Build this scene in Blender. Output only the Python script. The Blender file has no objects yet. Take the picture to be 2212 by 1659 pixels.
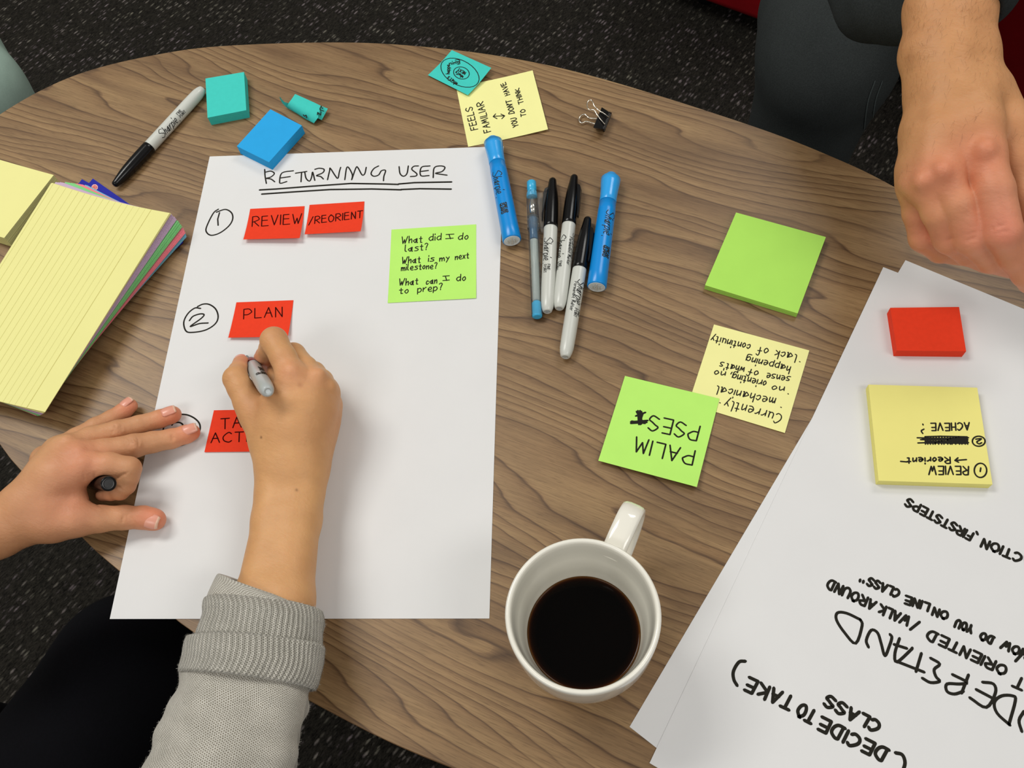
import bpy, bmesh, math, random
import numpy as np
from mathutils import Vector, Matrix
import openvdb as vdb

# ------------------------------------------------------------------ camera, world, lights, exposure
# lengths are millimetres measured from the table top (z = 0) until they are turned into metres
T = 0.65                                   # table height in metres
FPX, CH, PITCH, ROLL = 1953.46, 641.67, 0.473719, -0.179867
ca, sa, cb, sb = math.cos(PITCH), math.sin(PITCH), math.cos(ROLL), math.sin(ROLL)
CAM = np.array([[1, 0, 0], [0, ca, -sa], [0, sa, ca]]) @ np.array([[cb, -sb, 0], [sb, cb, 0], [0, 0, 1]])
scene = bpy.context.scene
cam_data = bpy.data.cameras.new('camera')
cam_data.sensor_width = 36; cam_data.lens = FPX / 2212 * 36; cam_data.clip_start = 0.01
cam = bpy.data.objects.new('camera', cam_data)
scene.collection.objects.link(cam)
m4 = Matrix([list(CAM[i]) + [0] for i in range(3)] + [[0, 0, 0, 1]])
cam.matrix_world = Matrix.Translation((0, 0, T + CH / 1000)) @ m4
scene.camera = cam

world = bpy.data.worlds.new('world'); scene.world = world
world.use_nodes = True
world.node_tree.nodes['Background'].inputs[0].default_value = (1.0, 0.99, 0.955, 1)
world.node_tree.nodes['Background'].inputs[1].default_value = 0.28
scene.view_settings.view_transform = 'Standard'
scene.view_settings.look = 'None'
scene.view_settings.gamma = 1
scene.view_settings.exposure = 0.0
try: scene.view_settings.use_curve_mapping = False
except Exception: pass


def area(name, loc, sx, sy, power, col):
    l = bpy.data.lights.new(name, 'AREA'); l.shape = 'RECTANGLE'
    l.size = sx; l.size_y = sy; l.energy = power; l.color = col
    o = bpy.data.objects.new(name, l); scene.collection.objects.link(o)
    o.location = loc
    return o


area('ceiling_panel_or_fill', (-1.0, 1.25, 2.65), 1.2, 0.6, 30, (1.0, 0.985, 0.93))
area('ceiling_panel_or_fill', (1.5, 1.7, 2.65), 1.2, 0.6, 20, (1.0, 0.98, 0.925))
area('ceiling_panel_or_fill', (-1.2, -0.9, 2.65), 1.2, 0.6, 14, (1.0, 0.975, 0.95))

area('ceiling_panel_or_fill', (1.3, -0.8, 2.65), 1.2, 0.6, 15, (1.0, 0.965, 0.93))  # added fill to brighten the lower right sheets, not a known panel

# ------------------------------------------------------------------ helpers


def P(px, py, z=0.0):
    d = CAM @ np.array([(px - 1106) / FPX, -(py - 829.5) / FPX, -1.0])
    return np.array([0, 0, CH]) + d * ((z - CH) / d[2])


def lin(r, g, b):
    f = lambda c: (c / 255 / 12.92) if c / 255 <= .04045 else ((c / 255 + .055) / 1.055) ** 2.4
    return (f(r), f(g), f(b), 1)


def mesh_obj(name, verts, faces, mat, parent=None, origin=None, smooth=False, cols=None, uvs=None):
    """verts in table mm; parented to an empty whose origin (mm) is parent['o']"""
    o0 = np.array(parent['o'] if parent is not None and 'o' in parent.keys() else (origin if origin is not None else (0, 0, 0)), float)
    v = (np.asarray(verts, float) - o0) / 1000
    me = bpy.data.meshes.new(name)
    me.from_pydata([tuple(p) for p in v], [], [tuple(f) for f in faces]) if not isinstance(faces, np.ndarray) else fast(me, v, faces)
    me.update()
    if mat: me.materials.append(mat)
    if smooth: me.polygons.foreach_set('use_smooth', [True] * len(me.polygons))
    if cols is not None:
        a = me.attributes.new('tint', 'FLOAT_COLOR', 'POINT'); a.data.foreach_set('color', np.asarray(cols, np.float32).ravel())
    if uvs is not None:
        l = me.uv_layers.new(name='UVMap'); li = np.zeros(len(me.loops), np.int32); me.loops.foreach_get('vertex_index', li)
        l.data.foreach_set('uv', np.asarray(uvs, np.float32)[li].ravel())
    o = bpy.data.objects.new(name, me); scene.collection.objects.link(o)
    if parent is not None:
        o.parent = parent; o['o'] = [float(c) for c in o0]
    else:
        o.location = (o0[0] / 1000, o0[1] / 1000, T + o0[2] / 1000); o['o'] = [float(c) for c in o0]
    return o


def fast(me, v, quads):
    n = len(quads)
    me.vertices.add(len(v)); me.vertices.foreach_set('co', v.astype(np.float32).ravel())
    me.loops.add(n * 4); me.loops.foreach_set('vertex_index', quads.astype(np.int32).ravel())
    me.polygons.add(n); me.polygons.foreach_set('loop_start', np.arange(0, n * 4, 4, dtype=np.int32))
    me.validate()


def thing(name, label, cat, o=(0, 0, 0), group=None):
    e = bpy.data.objects.new(name, None); scene.collection.objects.link(e)
    e.empty_display_size = .02
    e.location = (o[0] / 1000, o[1] / 1000, T + o[2] / 1000); e['o'] = [float(c) for c in o]
    return tag(e, label, cat, group)


def tag(o, label, cat, group=None):
    o['label'] = label; o['category'] = cat
    if group: o['group'] = group
    return o


def mat(name, col, rough=.6, **kw):
    m = bpy.data.materials.new(name); m.use_nodes = True
    b = m.node_tree.nodes['Principled BSDF']
    b.inputs['Base Color'].default_value = col; b.inputs['Roughness'].default_value = rough
    for k, v in kw.items(): b.inputs[k.replace('_', ' ')].default_value = v
    return m


class N:
    """tiny node helper"""
    def __init__(s, m): s.t = m.node_tree; s.b = s.t.nodes['Principled BSDF']
    def new(s, kind, **kw):
        n = s.t.nodes.new(kind)
        for k, v in kw.items():
            if hasattr(n, k): setattr(n, k, v)
            else: n.inputs[k.replace('_', ' ')].default_value = v
        return n
    def link(s, a, b): s.t.links.new(a, b)
    def coord(s, out='Object', rot=0, scale=(1, 1, 1)):
        c = s.new('ShaderNodeTexCoord'); m = s.new('ShaderNodeMapping')
        r = s.new('ShaderNodeVectorRotate', rotation_type='Z_AXIS'); r.inputs['Angle'].default_value = rot
        s.link(c.outputs[out], r.inputs['Vector']); s.link(r.outputs[0], m.inputs[0]); m.inputs['Scale'].default_value = scale
        return m.outputs[0]
    def noise(s, vec, scale, detail=3, rough=.55, dist=0):
        n = s.new('ShaderNodeTexNoise'); s.link(vec, n.inputs['Vector'])
        n.inputs['Scale'].default_value = scale; n.inputs['Detail'].default_value = detail
        n.inputs['Roughness'].default_value = rough; n.inputs['Distortion'].default_value = dist
        return n.outputs[0]
    def ramp(s, fac, stops, interp='LINEAR'):
        r = s.new('ShaderNodeValToRGB'); r.color_ramp.interpolation = interp
        e = r.color_ramp.elements
        while len(e) < len(stops): e.new(.5)
        for i, (p, c) in enumerate(stops):
            e[i].position = p; e[i].color = c if len(c) == 4 else tuple(c) + (1,)
        s.link(fac, r.inputs[0]); return r.outputs[0]
    def mix(s, fac, a, b, mode='MIX'):
        n = s.new('ShaderNodeMix', data_type='RGBA', blend_type=mode)
        for v, i in ((fac, 0), (a, 6), (b, 7)):
            if isinstance(v, (int, float, tuple)): n.inputs[i].default_value = v
            else: s.link(v, n.inputs[i])
        return n.outputs[2]
    def math(s, op, a, b=0.0, c=0.0):
        n = s.new('ShaderNodeMath', operation=op)
        for v, i in ((a, 0), (b, 1), (c, 2)):
            if isinstance(v, (int, float)): n.inputs[i].default_value = v
            else: s.link(v, n.inputs[i])
        return n.outputs[0]
    def bump(s, h, strength=.3, dist=.001):
        b = s.new('ShaderNodeBump'); b.inputs['Strength'].default_value = strength; b.inputs['Distance'].default_value = dist
        s.link(h, b.inputs['Height']); s.link(b.outputs[0], s.b.inputs['Normal'])


W1, B1 = (1, 1, 1, 1), (0, 0, 0, 1)


def wood_mat():
    m = mat('walnut_laminate', lin(140, 110, 80), .42); n = N(m)
    R = math.radians(33)
    sep = n.new('ShaderNodeSeparateXYZ'); n.link(n.coord('Object', R, (1, 1, 1)), sep.inputs[0])
    warp = n.noise(n.coord('Object', R, (1.5, 6.5, 1)), 1.7, 1.5, .45)     # slow cathedral warp
    wig = n.noise(n.coord('Object', R, (5, 22, 1)), 2.0, 2, .5)
    ph = n.math('ADD', n.math('MULTIPLY', sep.outputs[1], 88.0), n.math('MULTIPLY', warp, 15.0))
    ph = n.math('ADD', ph, n.math('MULTIPLY', wig, 1.3))
    saw = n.math('FRACT', ph)
    ring = n.ramp(saw, [(0, lin(150, 120, 84)), (.1, lin(157, 128, 91)), (.6, lin(148, 118, 83)), (.86, lin(134, 104, 71)), (.955, lin(92, 67, 43)), (1.0, lin(140, 110, 77))])
    plain = n.ramp(n.noise(n.coord('Object', R, (2, 26, 1)), 2.5, 3, .55), [(.3, lin(124, 95, 64)), (.7, lin(156, 127, 91))])
    where = n.ramp(n.noise(n.coord('Object', R, (1.6, 8, 1)), 3.1, 1, .5), [(.30, (.4, .4, .4)), (.45, (.96, .96, .96))])
    c = n.mix(where, plain, ring)
    tone = n.ramp(n.noise(n.coord('Object', R, (1.0, 9, 1)), 5, 2, .5), [(.32, lin(214, 208, 202)), (.68, lin(252, 250, 243))])
    c = n.mix(1.0, c, tone, 'MULTIPLY')
    fib = n.ramp(n.noise(n.coord('Object', R, (14, 420, 1)), 2.2, 3, .6), [(.3, (.76, .74, .71)), (.62, (1.08, 1.08, 1.08))])
    c = n.mix(.9, c, fib, 'MULTIPLY')
    pore = n.ramp(n.noise(n.coord('Object', R, (48, 900, 1)), 1.6, 2, .6), [(.32, (.55, .5, .45)), (.44, (1, 1, 1))])
    c = n.mix(.65, c, pore, 'MULTIPLY')
    n.link(c, n.b.inputs['Base Color'])
    n.bump(fib, .06, .0004)
    return m


def carpet_mat():
    m = mat('charcoal_loop_carpet', lin(22, 22, 20), .95); n = N(m)
    v = n.coord('Object', math.radians(-42), (1, 2.6, 1))
    vo = n.new('ShaderNodeTexVoronoi'); n.link(v, vo.inputs['Vector']); vo.inputs['Scale'].default_value = 66; vo.inputs['Randomness'].default_value = .85
    rough = n.noise(n.coord(), 170, 3, .7)
    fl = n.ramp(n.math('ADD', vo.outputs['Distance'], n.math('MULTIPLY', rough, .55)), [(.46, W1), (.74, B1)])
    sel = n.new('ShaderNodeSeparateColor'); n.link(vo.outputs['Color'], sel.inputs[0])
    pick = n.ramp(sel.outputs[0], [(.3, B1), (.95, W1)])
    f = n.mix(1.0, fl, pick, 'MULTIPLY')
    f2 = n.mix(1.0, f, n.ramp(n.noise(n.coord(), 9, 2), [(.33, (.35, .35, .35)), (.6, (1, 1, 1))]), 'MULTIPLY')
    base = n.ramp(n.noise(v, 170, 3, .75), [(.35, lin(17, 16, 14)), (.68, lin(50, 47, 42))])
    hue = n.ramp(n.noise(n.coord(), 18, 1), [(.4, lin(128, 124, 112)), (.6, lin(120, 110, 113))])
    n.link(n.mix(f2, base, hue), n.b.inputs['Base Color'])
    n.b.inputs['Specular IOR Level'].default_value = .1
    n.bump(fl, .8, .003)
    return m


def paper_mat(name, col, rough=.75, var=.03, scale=60):
    m = mat(name, col, rough); n = N(m)
    f = n.ramp(n.noise(n.coord(), scale, 4), [(.3, (1 - var, 1 - var, 1 - var)), (.7, (1, 1, 1))])
    n.link(n.mix(1.0, col, f, 'MULTIPLY'), n.b.inputs['Base Color'])
    n.b.inputs['Specular IOR Level'].default_value = .25
    n.bump(n.noise(n.coord(), 420, 2), .12, .0003)
    return m


def pad_mat(name, col):
    m = paper_mat(name, col); n = N(m)
    return m


def skin_mat(name, scale=1.0):
    m = mat(name, lin(205, 155, 115), .5); n = N(m)
    a = n.new('ShaderNodeAttribute', attribute_name='tint')
    mot = n.ramp(n.noise(n.coord(), 55, 4, .6), [(.3, (.93, .90, .88)), (.7, (1.04, 1.03, 1.02))])
    mo2 = n.ramp(n.noise(n.coord(), 14, 2, .5), [(.3, (.97, .93, .92)), (.7, (1.02, 1.02, 1.0))])
    c = n.mix(1.0, a.outputs['Color'], mot, 'MULTIPLY'); c = n.mix(1.0, c, mo2, 'MULTIPLY')
    n.link(c, n.b.inputs['Base Color'])
    n.b.inputs['Subsurface Weight'].default_value = .18
    n.b.inputs['Subsurface Radius'].default_value = (1.0, .35, .15)
    n.b.inputs['Subsurface Scale'].default_value = .004
    n.b.inputs['Specular IOR Level'].default_value = .35
    h = n.math('ADD', n.noise(n.coord(), 500, 3, .6), n.math('MULTIPLY', n.noise(n.coord('Object', .6, (1, 3, 1)), 130, 3, .6), 1.6 * scale))
    n.bump(h, .35, .0006)
    return m


def knit_mat(rib=False):
    m = mat('grey_rib_knit' if rib else 'grey_knit', lin(178, 176, 166), .95); n = N(m)
    uv = n.new('ShaderNodeTexCoord').outputs['UV']
    sep = n.new('ShaderNodeSeparateXYZ')
    jit = n.new('ShaderNodeTexNoise'); jit.inputs['Scale'].default_value = 22; n.link(uv, jit.inputs['Vector'])
    jv = n.new('ShaderNodeVectorMath', operation='SCALE'); n.link(jit.outputs['Color'], jv.inputs[0]); jv.inputs['Scale'].default_value = .012
    ad = n.new('ShaderNodeVectorMath', operation='ADD'); n.link(uv, ad.inputs[0]); n.link(jv.outputs[0], ad.inputs[1])
    n.link(ad.outputs[0], sep.inputs[0]); U, V = sep.outputs[0], sep.outputs[1]
    k = 2 * math.pi * 88
    c1 = n.math('COSINE', n.math('MULTIPLY', U, k))
    c2 = n.math('COSINE', n.math('ADD', n.math('MULTIPLY', U, k / 2), n.math('MULTIPLY', V, k * .75)))
    c3 = n.math('COSINE', n.math('SUBTRACT', n.math('MULTIPLY', U, k / 2), n.math('MULTIPLY', V, k * .75)))
    hx = n.math('ADD', n.math('ADD', c1, c2), n.math('MULTIPLY', c3, 1.0))          # -1.5 .. 3
    hx = n.math('ADD', hx, n.math('MULTIPLY', n.noise(uv, 210, 3), 3.0))
    hole = n.ramp(n.math('MULTIPLY', hx, .25), [(.42, W1), (.92, B1)])
    base = n.mix(hole, lin(132, 122, 102) if not rib else lin(120, 115, 101), lin(200, 196, 186))
    h = hole
    if rib:
        rb = n.math('SINE', n.math('MULTIPLY', U, 2 * math.pi * 30))
        rr = n.ramp(n.math('ADD', n.math('MULTIPLY', rb, .5), .5), [(.1, (.72, .72, .70)), (.75, (1.04, 1.04, 1.04))])
        base = n.mix(1.0, base, rr, 'MULTIPLY'); h = n.math('ADD', hole, n.math('MULTIPLY', rb, .8))
    soft = n.ramp(n.noise(uv, 6, 3), [(.3, (.84, .84, .83)), (.7, (1.05, 1.05, 1.05))])
    base = n.mix(1.0, base, soft, 'MULTIPLY')
    fz = n.ramp(n.noise(n.coord(), 1100, 2, .7), [(.3, (.86, .86, .86)), (.7, (1.08, 1.08, 1.08))])
    base = n.mix(1.0, base, fz, 'MULTIPLY')
    n.link(base, n.b.inputs['Base Color'])
    n.bump(h, .7, .001)
    n.b.inputs['Sheen Weight'].default_value = .3
    return m


def cloth_mat(name, col, scale=700, var=.25, bump=.3):
    m = mat(name, col, .95); n = N(m)
    f = n.ramp(n.noise(n.coord(), scale, 3, .7), [(.3, (1 - var,) * 3), (.7, (1 + var,) * 3)])
    g = n.ramp(n.noise(n.coord(), 12, 3), [(.3, (.85, .85, .85)), (.7, (1.1, 1.1, 1.1))])
    n.link(n.mix(1.0, n.mix(1.0, col, f, 'MULTIPLY'), g, 'MULTIPLY'), n.b.inputs['Base Color'])
    n.b.inputs['Specular IOR Level'].default_value = .15
    n.bump(f, bump, .0006)
    return m


M = {}
M['wood'] = wood_mat(); M['carpet'] = carpet_mat()
M['edge'] = paper_mat('table_edge', lin(120, 90, 60))
M['paper'] = paper_mat('white_paper', lin(226, 226, 226), .8, .02, 25)
M['red'] = paper_mat('red_paper', lin(238, 62, 30), .8, .06, 300)
M['lime'] = paper_mat('lime_paper', lin(190, 245, 116), .8, .04, 40)
M['limepad'] = paper_mat('lime_pad_paper', lin(178, 232, 100), .8, .04, 40)
M['yellow'] = paper_mat('canary_paper', lin(247, 244, 166), .8, .03, 40)
M['ypad'] = paper_mat('yellow_pad_paper', lin(240, 232, 138), .8, .03, 40)
M['card'] = paper_mat('yellow_card', lin(236, 232, 156), .75, .02, 30)
M['lav'] = paper_mat('lavender_card', lin(204, 178, 204)); M['grn'] = paper_mat('green_card', lin(138, 216, 140))
M['pnk'] = paper_mat('pink_card', lin(245, 138, 150)); M['blu'] = paper_mat('blue_card', lin(126, 192, 216))
M['teal'] = paper_mat('teal_paper', lin(66, 205, 194), .8, .05, 200)
M['bluepad'] = paper_mat('blue_paper', lin(40, 166, 232), .8, .04, 100)
M['navy'] = mat('navy_film', lin(18, 25, 158), .5, Specular_IOR_Level=.25)
M['emblem'] = mat('emblem_print', lin(240, 180, 170), .4); M['emblemred'] = mat('emblem_red', lin(215, 50, 60), .4)
M['ink'] = mat('black_ink', lin(36, 34, 28), .8, Specular_IOR_Level=.15); M['inkred'] = mat('ink_on_red', lin(58, 8, 6), .9, Specular_IOR_Level=.1)
M['print'] = mat('black_print', lin(24, 26, 22), .5)
M['rule'] = mat('ruled_line_print', lin(229, 224, 147), .8); M['rule2'] = mat('margin_line_print', lin(204, 194, 112), .8)
M['barrel'] = mat('grey_plastic', lin(205, 207, 200), .28); M['black'] = mat('black_plastic', lin(9, 8, 9), .22, Specular_IOR_Level=.35)
M['hl'] = mat('blue_highlighter_plastic', lin(0, 140, 222), .3); M['hlcap'] = mat('light_blue_plastic', lin(48, 164, 238), .22)
M['plug'] = mat('pale_plastic', lin(222, 230, 232), .4); M['cyan'] = mat('cyan_plastic', lin(60, 178, 226), .25)
M['steel'] = mat('steel', (.78, .74, .66, 1), .15, Metallic=1.0); M['brass'] = mat('silver_wire', (.86, .80, .68, 1), .14, Metallic=1.0)
M['clip'] = mat('black_spring_steel', lin(10, 9, 9), .3)
M['ceramic'] = mat('white_glaze', lin(243, 240, 228), .12); M['ceramic'].node_tree.nodes['Principled BSDF'].inputs['Coat Weight'].default_value = .3
M['clear'] = mat('clear_plastic', (.93, .95, .95, 1), .05, Transmission_Weight=.95, IOR=1.12)
M['inkgel'] = mat('gel_ink', lin(40, 92, 128), .3); M['frost'] = mat('frosted_tube', lin(178, 190, 186), .3, Alpha=.75)
M['jeans'] = cloth_mat('charcoal_denim', lin(53, 57, 57)); M['black_cloth'] = cloth_mat('black_trouser_cloth', lin(9, 9, 14), 500, .2)
M['sweat'] = cloth_mat('dark_sweatshirt_cloth', lin(50, 54, 55)); M['redcloth'] = cloth_mat('red_upholstery', lin(140, 6, 18), 900, .15)
M['sage'] = cloth_mat('pale_sage_cloth', lin(158, 182, 170), 500, .05); M['seam'] = cloth_mat('denim_seam', lin(76, 84, 84))
M['skinF'] = skin_mat('skin_light_tan'); M['skinM'] = skin_mat('skin_ruddy', 1.3)
M['knit'] = knit_mat(); M['rib'] = knit_mat(True)
M['nail'] = mat('fingernail', lin(226, 158, 136), .28); M['nailtip'] = mat('nail_tip', lin(232, 190, 164), .3)
M['darkmetal'] = mat('dark_metal', lin(30, 30, 32), .4)

# ------------------------------------------------------------------ surfaces and ink


class Quad:
    """a sheet given by its four corners (px) each at its own height; extra height h(u,v); u right, v down"""
    def __init__(s, c, z=0.0, h=None):
        zs = z if isinstance(z, (list, tuple)) else [z] * 4
        s.c = [P(a[0], a[1], q) for a, q in zip(c, zs)]; s.h = h or (lambda u, v: 0.0)
    def at(s, u, v):
        a, b, c, d = s.c
        p = (1 - u) * (1 - v) * a + u * (1 - v) * b + u * v * c + (1 - u) * v * d
        return p + np.array([0, 0, s.h(u, v)])
    def uv(s, x, y):
        u = v = .5
        for _ in range(5):
            a, b, c, d = s.c
            p = (1 - u) * (1 - v) * a + u * (1 - v) * b + u * v * c + (1 - u) * v * d
            du = (1 - v) * (b - a) + v * (c - d); dv = (1 - u) * (d - a) + u * (c - b)
            J = np.array([[du[0], dv[0]], [du[1], dv[1]]]); r = np.array([x - p[0], y - p[1]])
            e = np.linalg.solve(J, r); u += e[0]; v += e[1]
        return u, v
    def hit(s, px, py, lift=.18):
        z = s.c[0][2]
        for _ in range(5):
            p = P(px, py, z); u, v = s.uv(p[0], p[1]); z = s.at(u, v)[2]
        return P(px, py, z + lift), np.array([0, 0, 1.0])


def sheet(name, q, m, thick=.25, nu=14, nv=14, parent=None, cols=None):
    g = [q.at(i / nu, j / nv) for j in range(nv + 1) for i in range(nu + 1)]
    n = len(g); v = g + [p - np.array([0, 0, thick]) for p in g]
    f = []
    I = lambda i, j: j * (nu + 1) + i
    for j in range(nv):
        for i in range(nu):
            f.append((I(i, j), I(i, j + 1), I(i + 1, j + 1), I(i + 1, j)))
            f.append((n + I(i, j), n + I(i + 1, j), n + I(i + 1, j + 1), n + I(i, j + 1)))
    for i in range(nu):
        f.append((I(i, 0), I(i + 1, 0), n + I(i + 1, 0), n + I(i, 0))); f.append((I(i + 1, nv), I(i, nv), n + I(i, nv), n + I(i + 1, nv)))
    for j in range(nv):
        f.append((I(0, j + 1), I(0, j), n + I(0, j), n + I(0, j + 1))); f.append((I(nu, j), I(nu, j + 1), n + I(nu, j + 1), n + I(nu, j)))
    return mesh_obj(name, v, f, m, parent, smooth=False)


# stroke letters: two digits per point, x 0-9, y 0-9 (baseline 2, capitals reach 9, small letters 6); '|' lifts the pen; '~' curved
F = {
'A': '02 39 62|15 55', 'B': '02 09 ~48 57 36 06|06 ~46 65 63 42 02', 'C': '68 ~49 17 05 13 42 63', 'D': '12 19 ~39 67 64 42 02',
'E': '59 09 02 62|06 56', 'F': '59 09 02|06 46', 'G': '68 ~39 07 04 22 43 55|34 65 61', 'H': '09 02|59 52|06 56', 'I': '29 22',
'K': '09 02|58 05 62', 'L': '09 02 52', 'M': '02 19 34 59 72', 'N': '02 09 52 59', 'O': '39 ~07 04 22 53 66 48 29', 'P': '02 09 ~49 67 56 35 05',
'R': '02 09 ~49 67 46 05|25 62', 'S': '68 ~39 07 26 45 64 42 03', 'T': '09 69|39 32', 'U': '09 ~04 22 42 64 69', 'V': '09 32 69', 'W': '09 22 46 52 89',
'Y': '09 35 69|35 32', '/': '01 59', '(': '49 ~17 04 31', ')': '09 ~47 54 11', ',': '13 01', '.': '22 23', '?': '08 ~29 48 36 24|22 23', "'": '19 17', '"': '19 17|39 37',
'1': '29 22', '2': '07 ~39 57 35 02|02 ~23 62', '3': '08 ~39 57 26 45 53 32 02', '-': '05 55', '!': '29 24|22 23',
'a': '56 ~25 04 13 32 45 56 52 62', 'b': '09 02 ~22 53 45 25 04', 'c': '55 ~36 14 22 53', 'd': '56 ~26 04 22 43 54|59 52', 'e': '04 ~44 46 26 04 22 52', 'f': '58 ~39 27 22|05 45',
'g': '55 ~26 04 22 54|56 ~51 30 00', 'h': '09 02|04 ~36 45 42', 'i': '26 22|28 29', 'k': '09 02|46 04 42', 'l': '19 ~13 32', 'm': '06 02|04 ~26 34 32|34 ~56 64 62',
'n': '06 02|04 ~36 45 42', 'o': '26 ~04 22 44 36 26', 'p': '06 00|05 ~36 54 32 02', 'r': '06 02|04 ~36 46', 's': '56 ~26 15 44 53 32 02', 't': '28 22 42|06 46',
'u': '06 ~03 22 43 46|46 42 52', 'v': '06 22 46', 'w': '06 12 35 52 66', 'x': '06 42|46 02', 'X': '09 52|59 02', 'y': '06 24|46 00', ' ': '', '$': '02 49|16 62'}


def curve(pts, per=6):
    if len(pts) < 3: return list(pts)
    q = [2 * pts[0] - pts[1]] + list(pts) + [2 * pts[-1] - pts[-2]]; out = []
    for i in range(1, len(q) - 2):
        for k in range(per):
            t = k / per
            out.append(.5 * ((2 * q[i]) + (q[i + 1] - q[i - 1]) * t + (2 * q[i - 1] - 5 * q[i] + 4 * q[i + 1] - q[i + 2]) * t * t + (3 * q[i] - q[i - 1] - 3 * q[i + 1] + q[i + 2]) * t ** 3))
    return out + [q[-2]]


rng = random.Random(5)


def glyph(ch):
    out = []
    for st in F.get(ch, '').split('|'):
        if not st: continue
        toks = st.split(); cur = '~' in st
        pts = [np.array([int(t.replace('~', '')[0]), int(t.replace('~', '')[1]) - 2], float) for t in toks]
        if cur:
            k = [i for i, t in enumerate(toks) if '~' in t][0]
            k = max(k - 1, 0)
            pts = pts[:k] + curve(pts[k:], 5) if k else curve(pts, 5)
        out.append(pts)
    if out:
        mx = min(p[0] for st in out for p in st)
        out = [[np.array([p[0] - mx, p[1]]) for p in st] for st in out]
    return out


def word(s, a, b, h, slant=0.0, caps=True):
    """strokes for text s whose mid-height line runs from a to b; h = capital height; units of the caller"""
    a = np.array(a, float); b = np.array(b, float); d = b - a; L = np.linalg.norm(d); d /= L
    up = np.array([d[1], -d[0]])
    adv = []
    for ch in s:
        g = glyph(ch); w = max([p[0] for st in g for p in st] + [0]) if g else 4
        adv.append(w + 2.4)
    tot = max(sum(adv) - 2.4, 1.0); sx = L / tot; sy = h / 7.0; out = []; x = 0
    for ch, w in zip(s, adv):
        jy = rng.uniform(-.25, .25); jr = rng.uniform(-.05, .05)
        for st in glyph(ch):
            q = []
            for p in st:
                X = (x + p[0]) * sx + (p[1] - 3.5) * (slant + jr) * sy; Y = (p[1] - 3.5 + jy) * sy
                q.append(a + d * X + up * Y)
            out.append(q)
        x += w
    return out


def ink(parent, strokes, fn, width, m=None, name='handwriting', sub=None):
    V, Fc = [], []; parts = []
    for st in strokes:                      # a pen stroke that turns sharply becomes two
        cur = [st[0]]
        for i_ in range(1, len(st)):
            cur.append(st[i_])
            if i_ < len(st) - 1:
                u_ = np.array(st[i_], float) - np.array(st[i_ - 1], float); v_ = np.array(st[i_ + 1], float) - np.array(st[i_], float)
                if u_ @ v_ < .35 * np.linalg.norm(u_) * np.linalg.norm(v_): parts.append(cur); cur = [st[i_]]
        parts.append(cur)
    for si_, st in enumerate(parts):
        if sub:
            fine = [st[0]]
            for p_, q_ in zip(st[:-1], st[1:]):
                k_ = max(1, int(math.ceil(np.linalg.norm(np.array(q_) - np.array(p_)) / sub)))
                fine += [np.array(p_) + (np.array(q_) - np.array(p_)) * (i_ + 1) / k_ for i_ in range(k_)]
            st = fine
        pts = [fn(p[0], p[1]) for p in st]
        Q = [np.array(p[0]) + p[1] * (.006 * (si_ % 12)) for p in pts]; Nn = [p[1] for p in pts]
        keep = [0] + [i for i in range(1, len(Q)) if np.linalg.norm(Q[i] - Q[i - 1]) > .02]
        Q = [Q[i] for i in keep]; Nn = [Nn[i] for i in keep]
        if len(Q) == 1: Q.append(Q[0] + np.array([width * .4, 0, 0])); Nn.append(Nn[0])
        L = []
        for i in range(len(Q)):
            t = Q[min(i + 1, len(Q) - 1)] - Q[max(i - 1, 0)]; t /= max(np.linalg.norm(t), 1e-6)
            sd = np.cross(Nn[i], t); sd /= max(np.linalg.norm(sd), 1e-6)
            L.append((Q[i], sd, t))
        hw = width / 2
        p, sd, t = L[0]; ring = [(p - t * hw * .9 + sd * hw * .4, p - t * hw * .9 - sd * hw * .4)]
        ring += [(p + sd * hw, p - sd * hw) for p, sd, t in L]
        p, sd, t = L[-1]; ring += [(p + t * hw * .9 + sd * hw * .4, p + t * hw * .9 - sd * hw * .4)]
        b = len(V)
        for l, r in ring: V += [l, r]
        for i in range(len(ring) - 1): Fc.append((b + 2 * i, b + 2 * i + 1, b + 2 * i + 3, b + 2 * i + 2))
    if not V: return None
    o = mesh_obj(name, V, Fc, m or M['ink'], parent)
    if name in ('print', 'handwriting', 'emblem_lines', 'ruled_lines', 'seam'): o['kind'] = 'stuff'
    return o


def arcpts(cx, cy, rx, ry, a0, a1, rot=0, n=26):
    o = []
    for i in range(n + 1):
        a = math.radians(a0 + (a1 - a0) * i / n); x, y = rx * math.cos(a), ry * math.sin(a); r = math.radians(rot)
        o.append(np.array([cx + x * math.cos(r) - y * math.sin(r), cy + x * math.sin(r) + y * math.cos(r)]))
    return o


def smooth_px(*pts): return curve([np.array(p, float) for p in pts], 6)


def Z(o, s, pts):     # a zoomed reading: origin, scale, list of points
    return [np.array([o[0] + p[0] * s, o[1] + p[1] * s]) for p in pts]

# ------------------------------------------------------------------ shell: floor and table


def grid_plane(name, x0, x1, y0, y1, z, m):
    return mesh_obj(name, [(x0, y0, z), (x1, y0, z), (x1, y1, z), (x0, y1, z)], [(0, 1, 2, 3)], m)


for nm_, c_ in (('wall_back', ((-3200, 3800), (3200, 3800))), ('wall_left', ((-3200, -2600), (-3200, 3800))), ('wall_right', ((3200, 3800), (3200, -2600)))):
    (x0_, y0_), (x1_, y1_) = c_
    w_ = mesh_obj(nm_, [(x0_, y0_, -650), (x1_, y1_, -650), (x1_, y1_, 2050), (x0_, y0_, 2050)], [(0, 3, 2, 1)], mat(nm_ + '_paint', lin(196, 192, 184), .8)); w_['kind'] = 'structure'
fl = grid_plane('floor', -3200, 3200, -2600, 3800, -650, M['carpet']); fl['kind'] = 'structure'

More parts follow.
